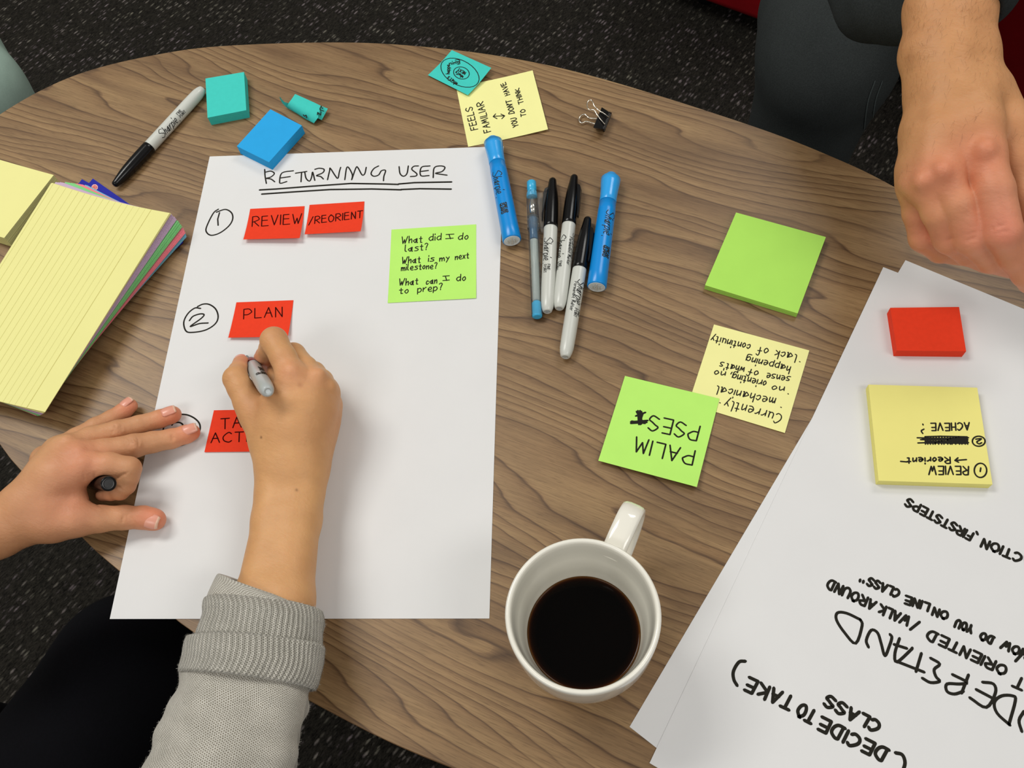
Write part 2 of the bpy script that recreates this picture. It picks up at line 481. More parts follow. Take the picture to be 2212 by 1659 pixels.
outline = [(-455, 730), (-410, 755.5), (-363, 769.5), (-300, 774), (-234, 770), (-125, 748), (-42, 722.8), (50, 683.4), (136, 632.7), (254, 545), (313.8, 492.6), (354, 449), (420, 362), (468, 262), (486, 160), (466, 62), (400, -20), (285, -52), (150, -42), (30, 0), (-89, 60), (-160.6, 104.7), (-254.8, 175), (-313.7, 232.9), (-344.5, 265.6), (-397.9, 331.5), (-418, 359), (-478, 450), (-517, 545), (-524, 630), (-500, 692)]


def closed_curve(pts, per=6):
    p = [np.array(q, float) for q in pts]; n = len(p); out = []
    for i in range(n):
        a, b, c, d = p[i - 1], p[i], p[(i + 1) % n], p[(i + 2) % n]
        for k in range(per):
            t = k / per
            out.append(.5 * (2 * b + (c - a) * t + (2 * a - 5 * b + 4 * c - d) * t * t + (3 * b - a - 3 * c + d) * t ** 3))
    return out


def slab(name, pts, z0, z1, m, parent=None, inset=0.0, extra=None):
    n = len(pts); c = np.mean(pts, 0)
    V = [(p[0], p[1], z1) for p in pts] + [(p[0], p[1], z0) for p in pts]
    Fc = [tuple(range(n)) if np.cross(pts[1] - pts[0], pts[2] - pts[1]) > 0 else tuple(range(n - 1, -1, -1))]
    Fc += [tuple(range(2 * n - 1, n - 1, -1)) if np.cross(pts[1] - pts[0], pts[2] - pts[1]) > 0 else tuple(range(n, 2 * n))]
    for i in range(n):
        j = (i + 1) % n; Fc.append((i, n + i, n + j, j))
    return mesh_obj(name, V, Fc, m, parent)


tb = thing('table', 'low oval walnut-grained table under the papers, pens and mug', 'table', (0, 340, -650))
oc = closed_curve(outline)
cen = np.array([0, 350.0])
slab('tabletop', oc, -26, 0, M['wood'], tb)
slab('edge_band', [cen + (p - cen) * 1.0015 for p in oc], -25, -1.2, M['edge'], tb)


def lathe(name, prof, c, m, parent=None, seg=48, axis=None, smooth=True, closed=False, sx=1, sy=1):
    """prof: list of (r, h) along axis; c base point mm; axis unit vector"""
    ax = np.array(axis if axis is not None else (0, 0, 1), float); ax /= np.linalg.norm(ax)
    t = np.array([1, 0, 0.]) if abs(ax[0]) < .8 else np.array([0, 1, 0.])
    e1 = np.cross(ax, t); e1 /= np.linalg.norm(e1); e2 = np.cross(ax, e1)
    V, Fc = [], []
    for r, h in prof:
        for k in range(seg):
            a = 2 * math.pi * k / seg
            V.append(np.array(c) + ax * h + (e1 * math.cos(a) * sx + e2 * math.sin(a) * sy) * max(r, .01))
    n = len(prof)
    for i in range(n - 1):
        for k in range(seg):
            a, b = i * seg + k, i * seg + (k + 1) % seg
            Fc.append((a, b, b + seg, a + seg))
    if closed:
        for k in range(seg):
            a, b = (n - 1) * seg + k, (n - 1) * seg + (k + 1) % seg; Fc.append((a, b, (k + 1) % seg, k))
    else:
        Fc.append(tuple(range(seg - 1, -1, -1))); Fc.append(tuple((n - 1) * seg + k for k in range(seg)))
    o = mesh_obj(name, V, Fc, m, parent, smooth=False)
    if smooth:
        fl_ = [len(p.vertices) == 4 for p in o.data.polygons]; o.data.polygons.foreach_set('use_smooth', fl_)
    return o


lathe('pedestal', [(45, 0), (45, 590)], (-20, 360, -630), M['darkmetal'], tb)
lathe('base_plate', [(260, 0), (260, 10), (240, 16), (60, 26)], (-20, 360, -650), M['darkmetal'], tb)
# ------------------------------------------------------------------ implicit bodies


class Body:
    def __init__(s, lo, hi, step=1.0):
        s.lo = np.array(lo, float); s.st = step
        s.n = np.ceil((np.array(hi) - s.lo) / step).astype(int) + 1
        s.ax = [s.lo[i] + step * np.arange(s.n[i]) for i in range(3)]
    def field(s): return np.full(tuple(s.n), 30.0, np.float32)
    def _win(s, a, b, r, m):
        lo = np.minimum(a, b) - r - m; hi = np.maximum(a, b) + r + m
        i0 = np.clip(np.floor((lo - s.lo) / s.st).astype(int), 0, s.n); i1 = np.clip(np.ceil((hi - s.lo) / s.st).astype(int) + 1, 0, s.n)
        return i0, i1
    def seg(s, Fd, a, b, ra, rb, k=2.0, cut=False):
        a = np.array(a, float); b = np.array(b, float)
        i0, i1 = s._win(a, b, max(ra, rb), k + 4)
        if np.any(i1 <= i0): return
        sl = tuple(slice(p, q) for p, q in zip(i0, i1))
        X = s.ax[0][sl[0]][:, None, None]; Y = s.ax[1][sl[1]][None, :, None]; Zz = s.ax[2][sl[2]][None, None, :]
        ab = b - a; L2 = max(float(ab @ ab), 1e-6)
        t = ((X - a[0]) * ab[0] + (Y - a[1]) * ab[1] + (Zz - a[2]) * ab[2]) / L2
        t = np.clip(t, 0, 1)
        d = np.sqrt((X - a[0] - t * ab[0]) ** 2 + (Y - a[1] - t * ab[1]) ** 2 + (Zz - a[2] - t * ab[2]) ** 2) - (ra + (rb - ra) * t)
        f = Fd[sl]
        if cut:
            g = -d; h = np.maximum(k - np.abs(f - g), 0) / k; Fd[sl] = np.maximum(f, g) + h * h * k * .25
        else:
            h = np.maximum(k - np.abs(f - d), 0) / k; Fd[sl] = np.minimum(f, d) - h * h * k * .25
    def chain(s, Fd, pts, k=2.0, cut=False):
        """pts: (px, py, z, r)"""
        Q = [(P(p[0], p[1], p[2]), p[3]) for p in pts]
        if len(Q) == 1: Q = Q * 2
        for (a, ra), (b, rb) in zip(Q[:-1], Q[1:]): s.seg(Fd, a, b, ra, rb, k, cut)
    def chainw(s, Fd, pts, k=2.0, cut=False):
        for a, b in zip(pts[:-1], pts[1:]): s.seg(Fd, a[:3], b[:3], a[3], b[3], k, cut)
    def surf(s, Fd, px, py, z0=None):
        z = s.ax[2][-1] if z0 is None else z0
        while z > s.ax[2][0]:
            p = P(px, py, z); i = np.round((p - s.lo) / s.st).astype(int)
            if np.all(i >= 0) and np.all(i < s.n) and Fd[tuple(i)] < 0: return p
            z -= .4
        return P(px, py, s.ax[2][0])
    def crease(s, Fd, pts, r=.9, out=.35, k=.7):
        up = np.array([0, 0, CH]); Q = []
        for q in curve([np.array(t, float) for t in pts], 4):
            p = s.surf(Fd, q[0], q[1]); d = up - p; Q.append(p + d / np.linalg.norm(d) * (out + .2))
        n = len(Q)
        for i in range(n - 1):
            e = lambda j: r * (.45 + .55 * math.sin(math.pi * j / (n - 1)))
            s.seg(Fd, Q[i], Q[i + 1], e(i), e(i + 1), k, True)
    def join(s, A, B, k):
        h = np.maximum(k - np.abs(A - B), 0) / k
        return np.minimum(A, B) - h * h * k * .25
    def mesh(s, name, Fd, m, parent, base=None, spots=(), floor=None, relax=0):
        if floor is not None: Fd = np.maximum(Fd, (floor - s.ax[2])[None, None, :].astype(np.float32))
        g = vdb.FloatGrid(30.0); g.copyFromArray(np.ascontiguousarray(Fd, dtype=np.float32))
        pts, quads = g.convertToQuads(isovalue=0.0)
        pts = np.asarray(pts, float) * s.st + s.lo; quads = np.asarray(quads)
        # orientation: make normals point outwards
        q = quads[:4000]; nn = np.cross(pts[q[:, 1]] - pts[q[:, 0]], pts[q[:, 2]] - pts[q[:, 0]])
        ce = pts[q].mean(1); e = nn / np.maximum(np.linalg.norm(nn, axis=1)[:, None], 1e-9) * s.st * 1.2
        def samp(x):
            i = np.clip(np.round((x - s.lo) / s.st).astype(int), 0, s.n - 1); return Fd[i[:, 0], i[:, 1], i[:, 2]]
        if (samp(ce + e) < samp(ce - e)).mean() > .5: quads = quads[:, ::-1]
        for _ in range(relax):
            acc = np.zeros_like(pts); cnt = np.zeros(len(pts))
            for i in range(4):
                a, b = quads[:, i], quads[:, (i + 1) % 4]
                np.add.at(acc, a, pts[b]); np.add.at(acc, b, pts[a]); np.add.at(cnt, a, 1); np.add.at(cnt, b, 1)
            pts = pts * .5 + .5 * acc / cnt[:, None]
        cols = None
        if base is not None:
            c = np.tile(np.array(base[:3]), (len(pts), 1))
            for (sx, sy, sz, rad, col, amt) in spots:
                if sz is None:      # on the upper skin surface under that reading
                    q_ = (pts - np.array([0, 0, CH])) @ CAM; u_ = 1106 + FPX * q_[:, 0] / -q_[:, 2]; w_ = 829.5 - FPX * q_[:, 1] / -q_[:, 2]
                    near = np.where(np.hypot(u_ - sx, w_ - sy) < 4)[0]; p = pts[near[np.argmax(pts[near, 2])]]
                else: p = P(sx, sy, sz)
                d = np.linalg.norm(pts - p, axis=1) / rad
                w = (amt * np.exp(-d * d))[:, None]; c = c * (1 - w) + np.array(col[:3]) * w
            cols = np.concatenate([c, np.ones((len(pts), 1))], 1)
        return mesh_obj(name, pts, quads, m, parent, smooth=True, cols=cols)


def nail(parent, c, d, up, w, l, r, m=None):
    """nail plate: centre c (mm) on the finger axis, d along finger to tip, up = dorsal direction"""
    d = np.array(d, float); d /= np.linalg.norm(d); up = np.array(up, float); up -= d * (up @ d); up /= np.linalg.norm(up)
    sd = np.cross(d, up); V, Fc = [], []; nu, nv = 10, 8
    for lay in (0.25, -.9):
        for j in range(nv + 1):
            v = j / nv * 2 - 1
            ww = w / 2 * (1 - .28 * max(v - .35, 0) ** 2 / .42 - .25 * max(-v - .5, 0) ** 2 / .25)
            for i in range(nu + 1):
                x = (i / nu * 2 - 1) * ww; a = x / r
                h = r * math.cos(a) - .06 * l * (v + .2) ** 2 * 1.0
                V.append(np.array(c) + d * (v * l / 2) + sd * r * math.sin(a) + up * (h + lay))
    n = (nu + 1) * (nv + 1); I = lambda i, j: j * (nu + 1) + i
    for j in range(nv):
        for i in range(nu):
            Fc.append((I(i, j), I(i + 1, j), I(i + 1, j + 1), I(i, j + 1))); Fc.append((n + I(i, j), n + I(i, j + 1), n + I(i + 1, j + 1), n + I(i + 1, j)))
    for i in range(nu):
        Fc.append((I(i, 0), n + I(i, 0), n + I(i + 1, 0), I(i + 1, 0))); Fc.append((I(i, nv), I(i + 1, nv), n + I(i + 1, nv), n + I(i, nv)))
    for j in range(nv):
        Fc.append((I(0, j), I(0, j + 1), n + I(0, j + 1), n + I(0, j))); Fc.append((I(nu, j), n + I(nu, j), n + I(nu, j + 1), I(nu, j + 1)))
    o = mesh_obj('fingernail', V, Fc, m or M['nail'], parent, smooth=True)
    mm = o.data; mm.materials.append(M['nailtip'])
    for p in mm.polygons:
        k = p.vertices[0] % n // (nu + 1)
        if k >= nv - 1: p.material_index = 1
    return o


# ------------------------------------------------------------------ large sheets with handwriting
flat = lambda q, lift=.15: (lambda x, y: q.hit(x, y, lift))


def sheet_thing(name, label, cat, q, m, th=.25, nu=14, nv=14, group=None, pname='sheet'):
    o = q.at(.5, .5); t = thing(name, label, cat, (o[0], o[1], q.at(.5, .5)[2] - th), group)
    sheet(pname, q, m, th, nu, nv, t); return t


LS = Quad([(453, 338), (1088, 316), (1057, 1336), (237, 1337)], .35, lambda u, v: .25 * math.sin(u * 5) * math.sin(v * 7) * .3)
ls = sheet_thing('paper_sheet', 'large white sheet under the writing hand, headed by underlined capitals', 'paper', LS, M['paper'], nu=20, nv=24)
o430, s66 = (430, 330), 660 / 2212.
t = []
# RETURNING USER traced from the photograph
for st in ([(475, 120), (478, 170), (487, 222)], [(478, 140), (520, 133), (545, 150), (520, 175), (485, 185), (520, 190), (548, 210)],
           [(683, 130), (600, 146), (583, 210), (595, 220), (635, 208)], [(592, 182), (660, 172)],
           [(698, 148), (780, 135)], [(742, 143), (738, 210)],
           [(765, 140), (775, 185), (800, 205), (815, 175), (822, 140), (838, 200)], [(838, 120), (870, 112), (905, 120), (895, 145), (850, 165), (880, 172), (900, 190)],
           [(930, 195), (945, 130), (950, 112), (985, 165), (1005, 185), (1015, 140), (1025, 105)],
           [(1055, 195), (1068, 110), (1085, 110), (1110, 160), (1105, 195), (1135, 110), (1150, 108), (1180, 160), (1200, 150), (1210, 105)],
           [(1300, 95), (1265, 115), (1245, 150), (1265, 170), (1300, 160), (1320, 130), (1350, 128), (1338, 170), (1335, 203)],
           [(1448, 100), (1455, 150), (1480, 170), (1505, 150), (1515, 95)], [(1588, 95), (1555, 98), (1540, 120), (1575, 150), (1570, 168), (1530, 172)],
           [(1672, 95), (1610, 105), (1605, 165), (1665, 165)], [(1608, 135), (1660, 128)],
           [(1695, 180), (1702, 110), (1745, 95), (1780, 105), (1760, 135), (1712, 148), (1745, 155), (1795, 162)]):
    p = Z(o430, s66, st); t.append(curve(p, 4))
ink(ls, t, flat(LS), 1.25)
t = [Z(o430, s66, [(438, 269), (560, 262), (800, 243), (1100, 222), (1350, 226), (1443, 229)]), Z(o430, s66, [(1443, 226), (1560, 216), (1828, 211)]),
     Z(o430, s66, [(454, 299), (700, 282), (950, 266), (1250, 262), (1465, 268)]), Z(o430, s66, [(1460, 266), (1600, 260), (1825, 263)])]
ink(ls, t[:2], flat(LS), 1.7, name='underline'); ink(ls, t[2:], flat(LS), 1.7, name='underline')
t = [smooth_px(*Z(o430, s66, [(140, 408), (105, 435), (65, 510), (50, 565), (85, 597), (150, 580), (215, 530), (243, 480), (235, 435), (190, 410), (125, 430)])),
     Z(o430, s66, [(148, 433), (135, 480), (138, 525)])]
ink(ls, t, flat(LS), 1.3, name='circled_number')
oz, sz = (380, 430), 300 / 889.
t = [smooth_px(*Z(oz, sz, [(158, 700), (120, 698), (75, 735), (50, 790), (65, 845), (110, 853), (190, 838), (250, 800), (270, 755), (255, 705), (215, 675), (175, 672), (138, 688)])),
      smooth_px(*Z(oz, sz, [(86, 778), (110, 750), (155, 735), (180, 740), (160, 765), (92, 815), (150, 797), (206, 793)]))]
ink(ls, t, flat(LS), 1.3, name='circled_number')
ol, sl = (0, 840), 450 / 1866.
t = [smooth_px(*Z(ol, sl, [(1460, 375), (1480, 300), (1540, 245), (1640, 228), (1720, 250), (1780, 300), (1792, 360), (1760, 430), (1690, 480), (1600, 512), (1540, 512), (1470, 480), (1450, 420)])),
      smooth_px(*Z(ol, sl, [(1540, 325), (1560, 305), (1610, 302), (1638, 325), (1610, 350), (1560, 375), (1630, 390), (1610, 430), (1540, 430)]))]
ink(ls, t, flat(LS), 1.3, name='circled_number')

BS = Quad([(1956, 562), (2490, 782), (2010, 2080), (1360, 1570)], .35)
bs = sheet_thing('paper_sheet', 'blank white sheet showing only as a strip under the lettered sheet at right', 'paper', BS, M['paper'])
a_ = P(1908, 577, .8); b_ = P(1399, 1657, .8); dl = (b_ - a_) / np.linalg.norm(b_ - a_); dr = np.array([-dl[1], dl[0], 0])


class WQuad(Quad):
    def __init__(s, c, h=None): s.c = [np.array(q, float) for q in c]; s.h = h or (lambda u, v: 0.0)


FS = WQuad([a_, a_ + dr * 279.4, a_ + dr * 279.4 + dl * 431.8, a_ + dl * 431.8])
fs = sheet_thing('paper_sheet', 'large white sheet at right lettered upside down with marker capitals', 'paper', FS, M['paper'], nu=20, nv=24)
ot, s3 = (1340, 1040), 872 / 2212.
zz = lambda x, y: (ot[0] + x * s3, ot[1] + y * s3)


def zw(s, a, b, h, slant=0): return word(s, zz(*a), zz(*b), h * s3, slant)


t = []
t += zw('FIRSTSTEPS', (1925, 303), (1568, 112), 44)
t += zw('ACTION', (2250, 445), (1985, 335), 46) + [Z(ot, s3, [(1958, 290), (1952, 276)])]
t += [Z(ot, s3, [(2212, 935), (2165, 985)])]
t += zw('HOW', (2225, 950), (2092, 893), 44) + zw('DO', (2042, 872), (1975, 845), 40) + zw('YOU', (1928, 812), (1838, 778), 42)
t += zw('ON', (1792, 740), (1715, 712), 42) + zw('LINE', (1690, 690), (1560, 645), 42) + zw('CLASS', (1525, 617), (1358, 548), 44) + [Z(ot, s3, [(1330, 555), (1333, 545)]), Z(ot, s3, [(1312, 548), (1315, 538)])]
t += zw('T', (2212, 1118), (2160, 1095), 60)
t += zw('ORIENTED', (2112, 1040), (1685, 838), 52) + [Z(ot, s3, [(1640, 770), (1588, 812)])]
t += zw('WALK', (1580, 768), (1418, 698), 50) + zw('AROUND', (1392, 682), (1138, 560), 50)
ink(fs, t, flat(FS), 1.9)
t = []
for st in ([(685, 985), (650, 990), (620, 1040), (622, 1085), (640, 1118)], [(1508, 1487), (1545, 1498), (1560, 1540), (1548, 1590)]):
    t.append(smooth_px(*Z(ot, s3, st)))
t += zw('TAKE', (940, 1222), (690, 1105), 74) + zw('TO', (1062, 1295), (975, 1250), 72) + zw('DECIDE', (1455, 1505), (1090, 1322), 70)
t += zw('CLASS', (1415, 1350), (1125, 1200), 62)
ink(fs, t, flat(FS), 2.25)
t = []      # the large word, traced
for st in ([(1315, 757), (1325, 790), (1290, 887), (1230, 830), (1185, 760), (1190, 720), (1240, 722), (1315, 757)],
           [(1360, 908), (1348, 870), (1375, 815), (1410, 830), (1430, 890), (1450, 955), (1475, 900), (1488, 855), (1478, 838)],
           [(1530, 860), (1505, 940), (1515, 990), (1590, 925), (1600, 912)], [(1500, 893), (1570, 915)],
           [(1650, 942), (1620, 1042)], [(1512, 985), (1665, 1045)],
           [(1700, 968), (1750, 1000), (1720, 1030), (1730, 1070), (1750, 1095), (1700, 1102), (1655, 1078)],
           [(1908, 1060), (1870, 1160)], [(1820, 1058), (1900, 1100), (1860, 1110), (1790, 1110), (1790, 1150), (1830, 1165), (1880, 1150)],
           [(1985, 1100), (2045, 1110), (2055, 1160), (2005, 1238), (1915, 1185)], [(1950, 1140), (2035, 1185)],
           [(2135, 1335), (2065, 1270), (2050, 1210), (2090, 1175), (2150, 1175), (2165, 1200), (2130, 1330)],
           [(2212, 1260), (2185, 1310), (2200, 1370)]):
    t.append(curve(Z(ot, s3, st), 4))
ink(fs, t, flat(FS), 2.0)

# ------------------------------------------------------------------ sticky notes


def note(label, c, z, m, h=None, th=.13, thick_name='sheet', group=None):
    if h is None and isinstance(z, list):
        dl_, dr_ = z[3] - z[0], z[2] - z[1]; h = lambda u, v: -(dl_ * (1 - u) + dr_ * u) * (v - v * v) * .95
    q = Quad(c, z, h); return sheet_thing('sticky_note', label, 'note', q, M[m], th, 10, 10, group), q


nt, q = note('red note reading REVIEW beside the circled number one', Z(o430, s66, [(370, 406), (764, 386), (728, 617), (320, 627)]), [.75, .75, 6.5, 4.5], 'red')
ink(nt, word('REVIEW', *Z(o430, s66, [(386, 500), (742, 474)]), 70 * s66, .1), flat(q), .95, M['inkred'])
nt, q = note('red note reading /REORIENT, right of the REVIEW note', Z(o430, s66, [(800, 377), (1197, 352), (1170, 568), (764, 590)]), [.75, .75, 8, 4], 'red')
ink(nt, word('/REORIENT', *Z(o430, s66, [(795, 492), (1182, 445)]), 50 * s66, .15), flat(q), .95, M['inkred'])
nt, q = note('red note reading PLAN just above the writing hand', Z(oz, sz, [(387, 661), (752, 647), (716, 880), (335, 887)]), [.75, .75, 5, 3], 'red')
ink(nt, word('PLAN', *Z(oz, sz, [(434, 736), (680, 722)]), 62 * sz, .05), flat(q), .9, M['inkred'])
nt, q = note('red note half hidden by the writing arm, lettering begins TA', Z(oz, sz, [(243, 1352), (610, 1345), (570, 1615), (182, 1620)]), [.75, .75, 1.5, 1.2], 'red')
ink(nt, word('TAKE', *Z(oz, sz, [(287, 1438), (570, 1418)]), 66 * sz, .05) + word('ACTION', *Z(oz, sz, [(225, 1530), (600, 1515)]), 62 * sz, .05), flat(q), .95, M['inkred'])

nt, q = note('lime note with three handwritten questions on the left sheet', Z(o430, s66, [(1393, 556), (2006, 518), (2006, 1052), (1366, 1087)]), [.6, .6, 1.2, .8], 'lime', lambda u, v: -.3 * math.sin(math.pi * v))
t = []
for s, a, b, h in (('What', (1468, 632), (1615, 622), 58), ('did', (1665, 612), (1752, 606), 55), ('I', (1815, 607), (1817, 606), 40), ('do', (1878, 605), (1948, 600), 55),
                   ('last?', (1492, 690), (1655, 678), 56), ('What', (1470, 780), (1602, 770), 56), ('is', (1662, 766), (1702, 764), 50), ('my', (1742, 765), (1812, 757), 50), ('next', (1855, 752), (1952, 740), 50),
                   ('milestone?', (1465, 832), (1722, 815), 50), ('What', (1450, 937), (1585, 927), 56), ('can', (1645, 930), (1722, 922), 52), ('I', (1788, 909), (1790, 908), 40), ('do', (1865, 905), (1930, 902), 55),
                   ('to', (1450, 998), (1515, 992), 52), ('prep?', (1583, 985), (1760, 968), 56)):
    t += word(s, *Z(o430, s66, [a, b]), h * s66 * .86, .15)
t += [Z(o430, s66, [(1788, 592), (1845, 588)]), Z(o430, s66, [(1785, 622), (1840, 618)]), Z(o430, s66, [(1765, 894), (1812, 890)]), Z(o430, s66, [(1765, 925), (1812, 921)])]
ink(nt, t, flat(q), .85)

o9, s9 = (900, 90), 460 / 2212.
nt, q = note('pale yellow note reading FEELS FAMILIAR, tucked under the teal note', Z(o9, s9, [(410, 470), (1205, 298), (1365, 910), (535, 1092)]), [.3, 2.0, 2.6, .3], 'yellow', lambda u, v: -1.6 * math.sin(math.pi * u) * .5)
t = []
t += word('FEELS', *Z(o9, s9, [(598, 915), (540, 685)]), 72 * s9) + word('FAMILIAR', *Z(o9, s9, [(738, 940), (655, 630)]), 70 * s9)
t += word('YOU', *Z(o9, s9, [(1028, 885), (1002, 795)]), 58 * s9) + word("DON'T", *Z(o9, s9, [(988, 750), (955, 608)]), 56 * s9) + word('HAVE', *Z(o9, s9, [(945, 555), (895, 430)]), 52 * s9)
t += word('TO', *Z(o9, s9, [(1110, 775), (1100, 705)]), 50 * s9) + word('THINK', *Z(o9, s9, [(1085, 645), (1040, 488)]), 50 * s9)
t += [Z(o9, s9, p) for p in ([(795, 775), (915, 770)], [(820, 750), (795, 778), (835, 800)], [(875, 752), (915, 770), (885, 800)])]
ink(nt, t, flat(q), .95)
nt, q = note('teal note with two drawn circles, by the back table edge', Z(o9, s9, [(365, 87), (775, 272), (532, 555), (117, 347)]), [2.6, 6.5, 2.4, 1.5], 'teal', lambda u, v: -1.0 * math.sin(math.pi * v))
t = [arcpts(450, 322, 215, 128, 0, 360, 28), arcpts(465, 325, 83, 62, -10, 350, 15)]
t = [[np.array([o9[0] + p[0] * s9, o9[1] + p[1] * s9]) for p in st] for st in t]
t += [smooth_px(*Z(o9, s9, [(400, 190), (430, 185), (450, 200), (430, 208), (405, 203)]))]
t += word("what's", *Z(o9, s9, [(415, 445), (322, 372)]), 38 * s9) + word('happe', *Z(o9, s9, [(322, 335), (325, 240)]), 38 * s9) + word('ning', *Z(o9, s9, [(338, 225), (445, 205)]), 34 * s9)
t += word("what's", *Z(o9, s9, [(478, 372), (405, 318)]), 30 * s9) + word('NEXT', *Z(o9, s9, [(505, 330), (430, 285)]), 28 * s9)
ink(nt, t, flat(q), .8)

o1, s1 = (1270, 430), 540 / 1400.
nt, q = note('pale yellow note with small upside-down cursive lines, under the PALIM note', [(1542.3, 700.8), (1748.3, 757), (1695.4, 935.3), (1487, 872)], [.4, .5, .9, .4], 'yellow')
t = []
for s, a, b, h in (('lack', (1165, 893), (1048, 868), 46), ('of', (1008, 858), (945, 850), 46), ('continuity', (905, 835), (690, 785), 42), ('happening', (1130, 958), (885, 900), 42),
                   ('sense', (1130, 1015), (1000, 995), 40), ('of', (950, 985), (893, 968), 42), ("what's", (873, 962), (738, 932), 40), ('no', (1098, 1070), (1030, 1062), 36), ('orienting,', (995, 1040), (795, 995), 42), ('no', (768, 985), (708, 978), 36),
                   ('mechanical', (1045, 1140), (718, 1070), 48), ('Currently', (1080, 1235), (765, 1150), 56)):
    t += word(s, *Z(o1, s1, [a, b]), h * s1, .1)
t += [Z(o1, s1, [p, (p[0] + 3, p[1] + 2)]) for p in ((1185, 910), (1120, 1090), (1080, 1165), (738, 1140))]
ink(nt, t, flat(q), .85)
nt, q = note('lime note reading PALIM PSES upside down, overlapping the yellow note', [(1350, 812), (1554, 861), (1505.3, 1052), (1292.4, 995)], [1.0, 1.1, 5.5, 4.0], 'lime')
t = word('PALIM', *Z(o1, s1, [(592, 1450), (262, 1372)]), 82 * s1) + word('PSES', *Z(o1, s1, [(618, 1312), (342, 1252)]), 84 * s1)
ink(nt, t, flat(q), 1.25)
t = [Z(o1, s1, p) for p in ([(240, 1248), (335, 1240)], [(240, 1256), (330, 1250)], [(245, 1244), (320, 1256)], [(280, 1185), (285, 1258)], [(292, 1185), (293, 1262)], [(300, 1190), (298, 1260)], [(308, 1200), (285, 1262)], [(268, 1215), (322, 1195)], [(272, 1190), (305, 1245)])]
ink(nt, t, flat(q), 1.5)

# crumpled teal note: main flap, curled tail, torn right corner


def strip(rows):
    V = [P(*p) for r in rows for p in r]; n = len(rows[0]); Fc = []
    for j in range(len(rows) - 1):
        for i in range(n - 1): Fc.append((j * n + i, (j + 1) * n + i, (j + 1) * n + i + 1, j * n + i + 1))
    return V, Fc


def poly3(name, rowsets, m, parent, th=.2):
    V, Fc = [], []
    for rows in rowsets:
        v, f = strip(rows); b = len(V); V += v + [p - np.array([0, 0, th]) for p in v]; n = len(v)
        Fc += [tuple(b + i for i in q) for q in f] + [tuple(b + n + i for i in q[::-1]) for q in f]
    return mesh_obj(name, V, Fc, m, parent, smooth=True)


cn = thing('sticky_note', 'crumpled teal note curled up behind the blue pad', 'note', P(655, 235, 0))
poly3('sheet', [[[(637.5, 203, 8), (660, 213, 8), (680, 222, 7.5), (693, 228.5, 7)], [(630, 214, 10), (655, 225, 10), (675, 235, 9.5), (690, 243, 8.5)], [(624, 222, 9), (648, 234, 9), (670, 246, 8.5), (687, 254, 7)], [(619, 230, 5), (640, 243, 4.5), (661, 257, 4), (678, 266, 3.5)], [(620, 233, .6), (641, 245, .6), (661, 257.5, .6), (677, 265.5, .6)]],
                 [[(603.5, 209, 14), (605, 214, 10), (610, 223, 6), (620, 233, 1)], [(606, 210.5, 13), (609, 215, 10), (615, 220.5, 7.5), (624, 223, 6)]],
                 [[(693, 228.5, 6.8), (708, 234.5, 5)], [(690, 243, 7), (701, 248, 4)], [(686, 255, 5), (695, 259, 2)]]], M['teal'], cn)
o5, s5 = (580, 180), 150 / 2212.
ink(cn, [smooth_px(*Z(o5, s5, p)) for p in ([(1680, 920), (1670, 960), (1665, 1020)], [(1560, 1000), (1570, 920), (1600, 960), (1665, 1010)], [(1680, 720), (1640, 830), (1760, 890)], [(1680, 720), (1710, 800), (1740, 780)], [(1105, 1000), (1150, 1050), (1190, 1010), (1215, 1100)])],
    lambda x, y: (P(x, y, 8.9 if x > 675 else 7.0), np.array([0, 0, 1.])), .9)

# ------------------------------------------------------------------ pads (blocks of notes)


def pad(label, c, h, m, lean=(0, 0), n=14, group=None, z0=0.0, seed=1):
    r = random.Random(seed); top = [P(p[0], p[1], h) for p in c]; V, Fc = [], []
    o = np.mean(top, 0); o[2] = z0; tt = thing('sticky_note_pad', label, 'note pad', o, group)
    for k in range(n):
        za = z0 + (h - z0) * k / n; zb = z0 + (h - z0) * (k + 1) / n
        j = np.array([r.uniform(-.05, .05), r.uniform(-.05, .05), 0]) if k < n - 1 else np.zeros(3)
        f = 1 - (k + 1) / n; off = j + np.array([lean[0] * f, lean[1] * f, 0]); b = len(V)
        for z in (za, zb):
            for p in top: V.append(np.array([p[0], p[1], z]) + off)
        Fc += [(b, b + 1, b + 2, b + 3), (b + 4, b + 7, b + 6, b + 5)] + [(b + i, b + 4 + i, b + 4 + (i + 1) % 4, b + (i + 1) % 4) for i in range(4)]
    mesh_obj('note_block', V, Fc, M[m], tt)
    return tt, WQuad([p for p in top])


pad('lime green square note pad, blank, alone near the right of the table', [(1590, 459), (1784, 512), (1723, 677), (1523, 616)], 6.0, 'limepad', n=10, seed=2)
pad('small teal note pad beside the end of the grey marker', [(443.8, 169.6), (527, 155.5), (532, 238), (448.3, 254.3)], 10, 'teal', seed=3)
pad('small blue note pad on the top edge of the left sheet', [(584, 236), (652, 271), (581, 350.4), (511.6, 315.8)], 11, 'bluepad', z0=.4, seed=4)
pad('small red note pad on the right sheet, above the yellow pad', [(1923, 664.8), (2071.7, 663), (2087, 758.8), (1937.5, 757.2)], 10, 'red', z0=.85, seed=5)
yp, q = pad('yellow square note pad with upside-down lettering and a crossed-out word', [(1876, 830.7), (2111, 837.4), (2144, 1046.4), (1898, 1038.4)], 8.6, 'ypad', z0=.85, seed=6, n=12)
o8, s8 = (1840, 560), 372 / 1164.
t = word('ACHEVE', *Z(o8, s8, [(795, 1130), (535, 1135)]), 50 * s8) + [smooth_px(*Z(o8, s8, [(488, 1148), (470, 1160), (480, 1178)])), Z(o8, s8, [(482, 1120), (480, 1114)])]
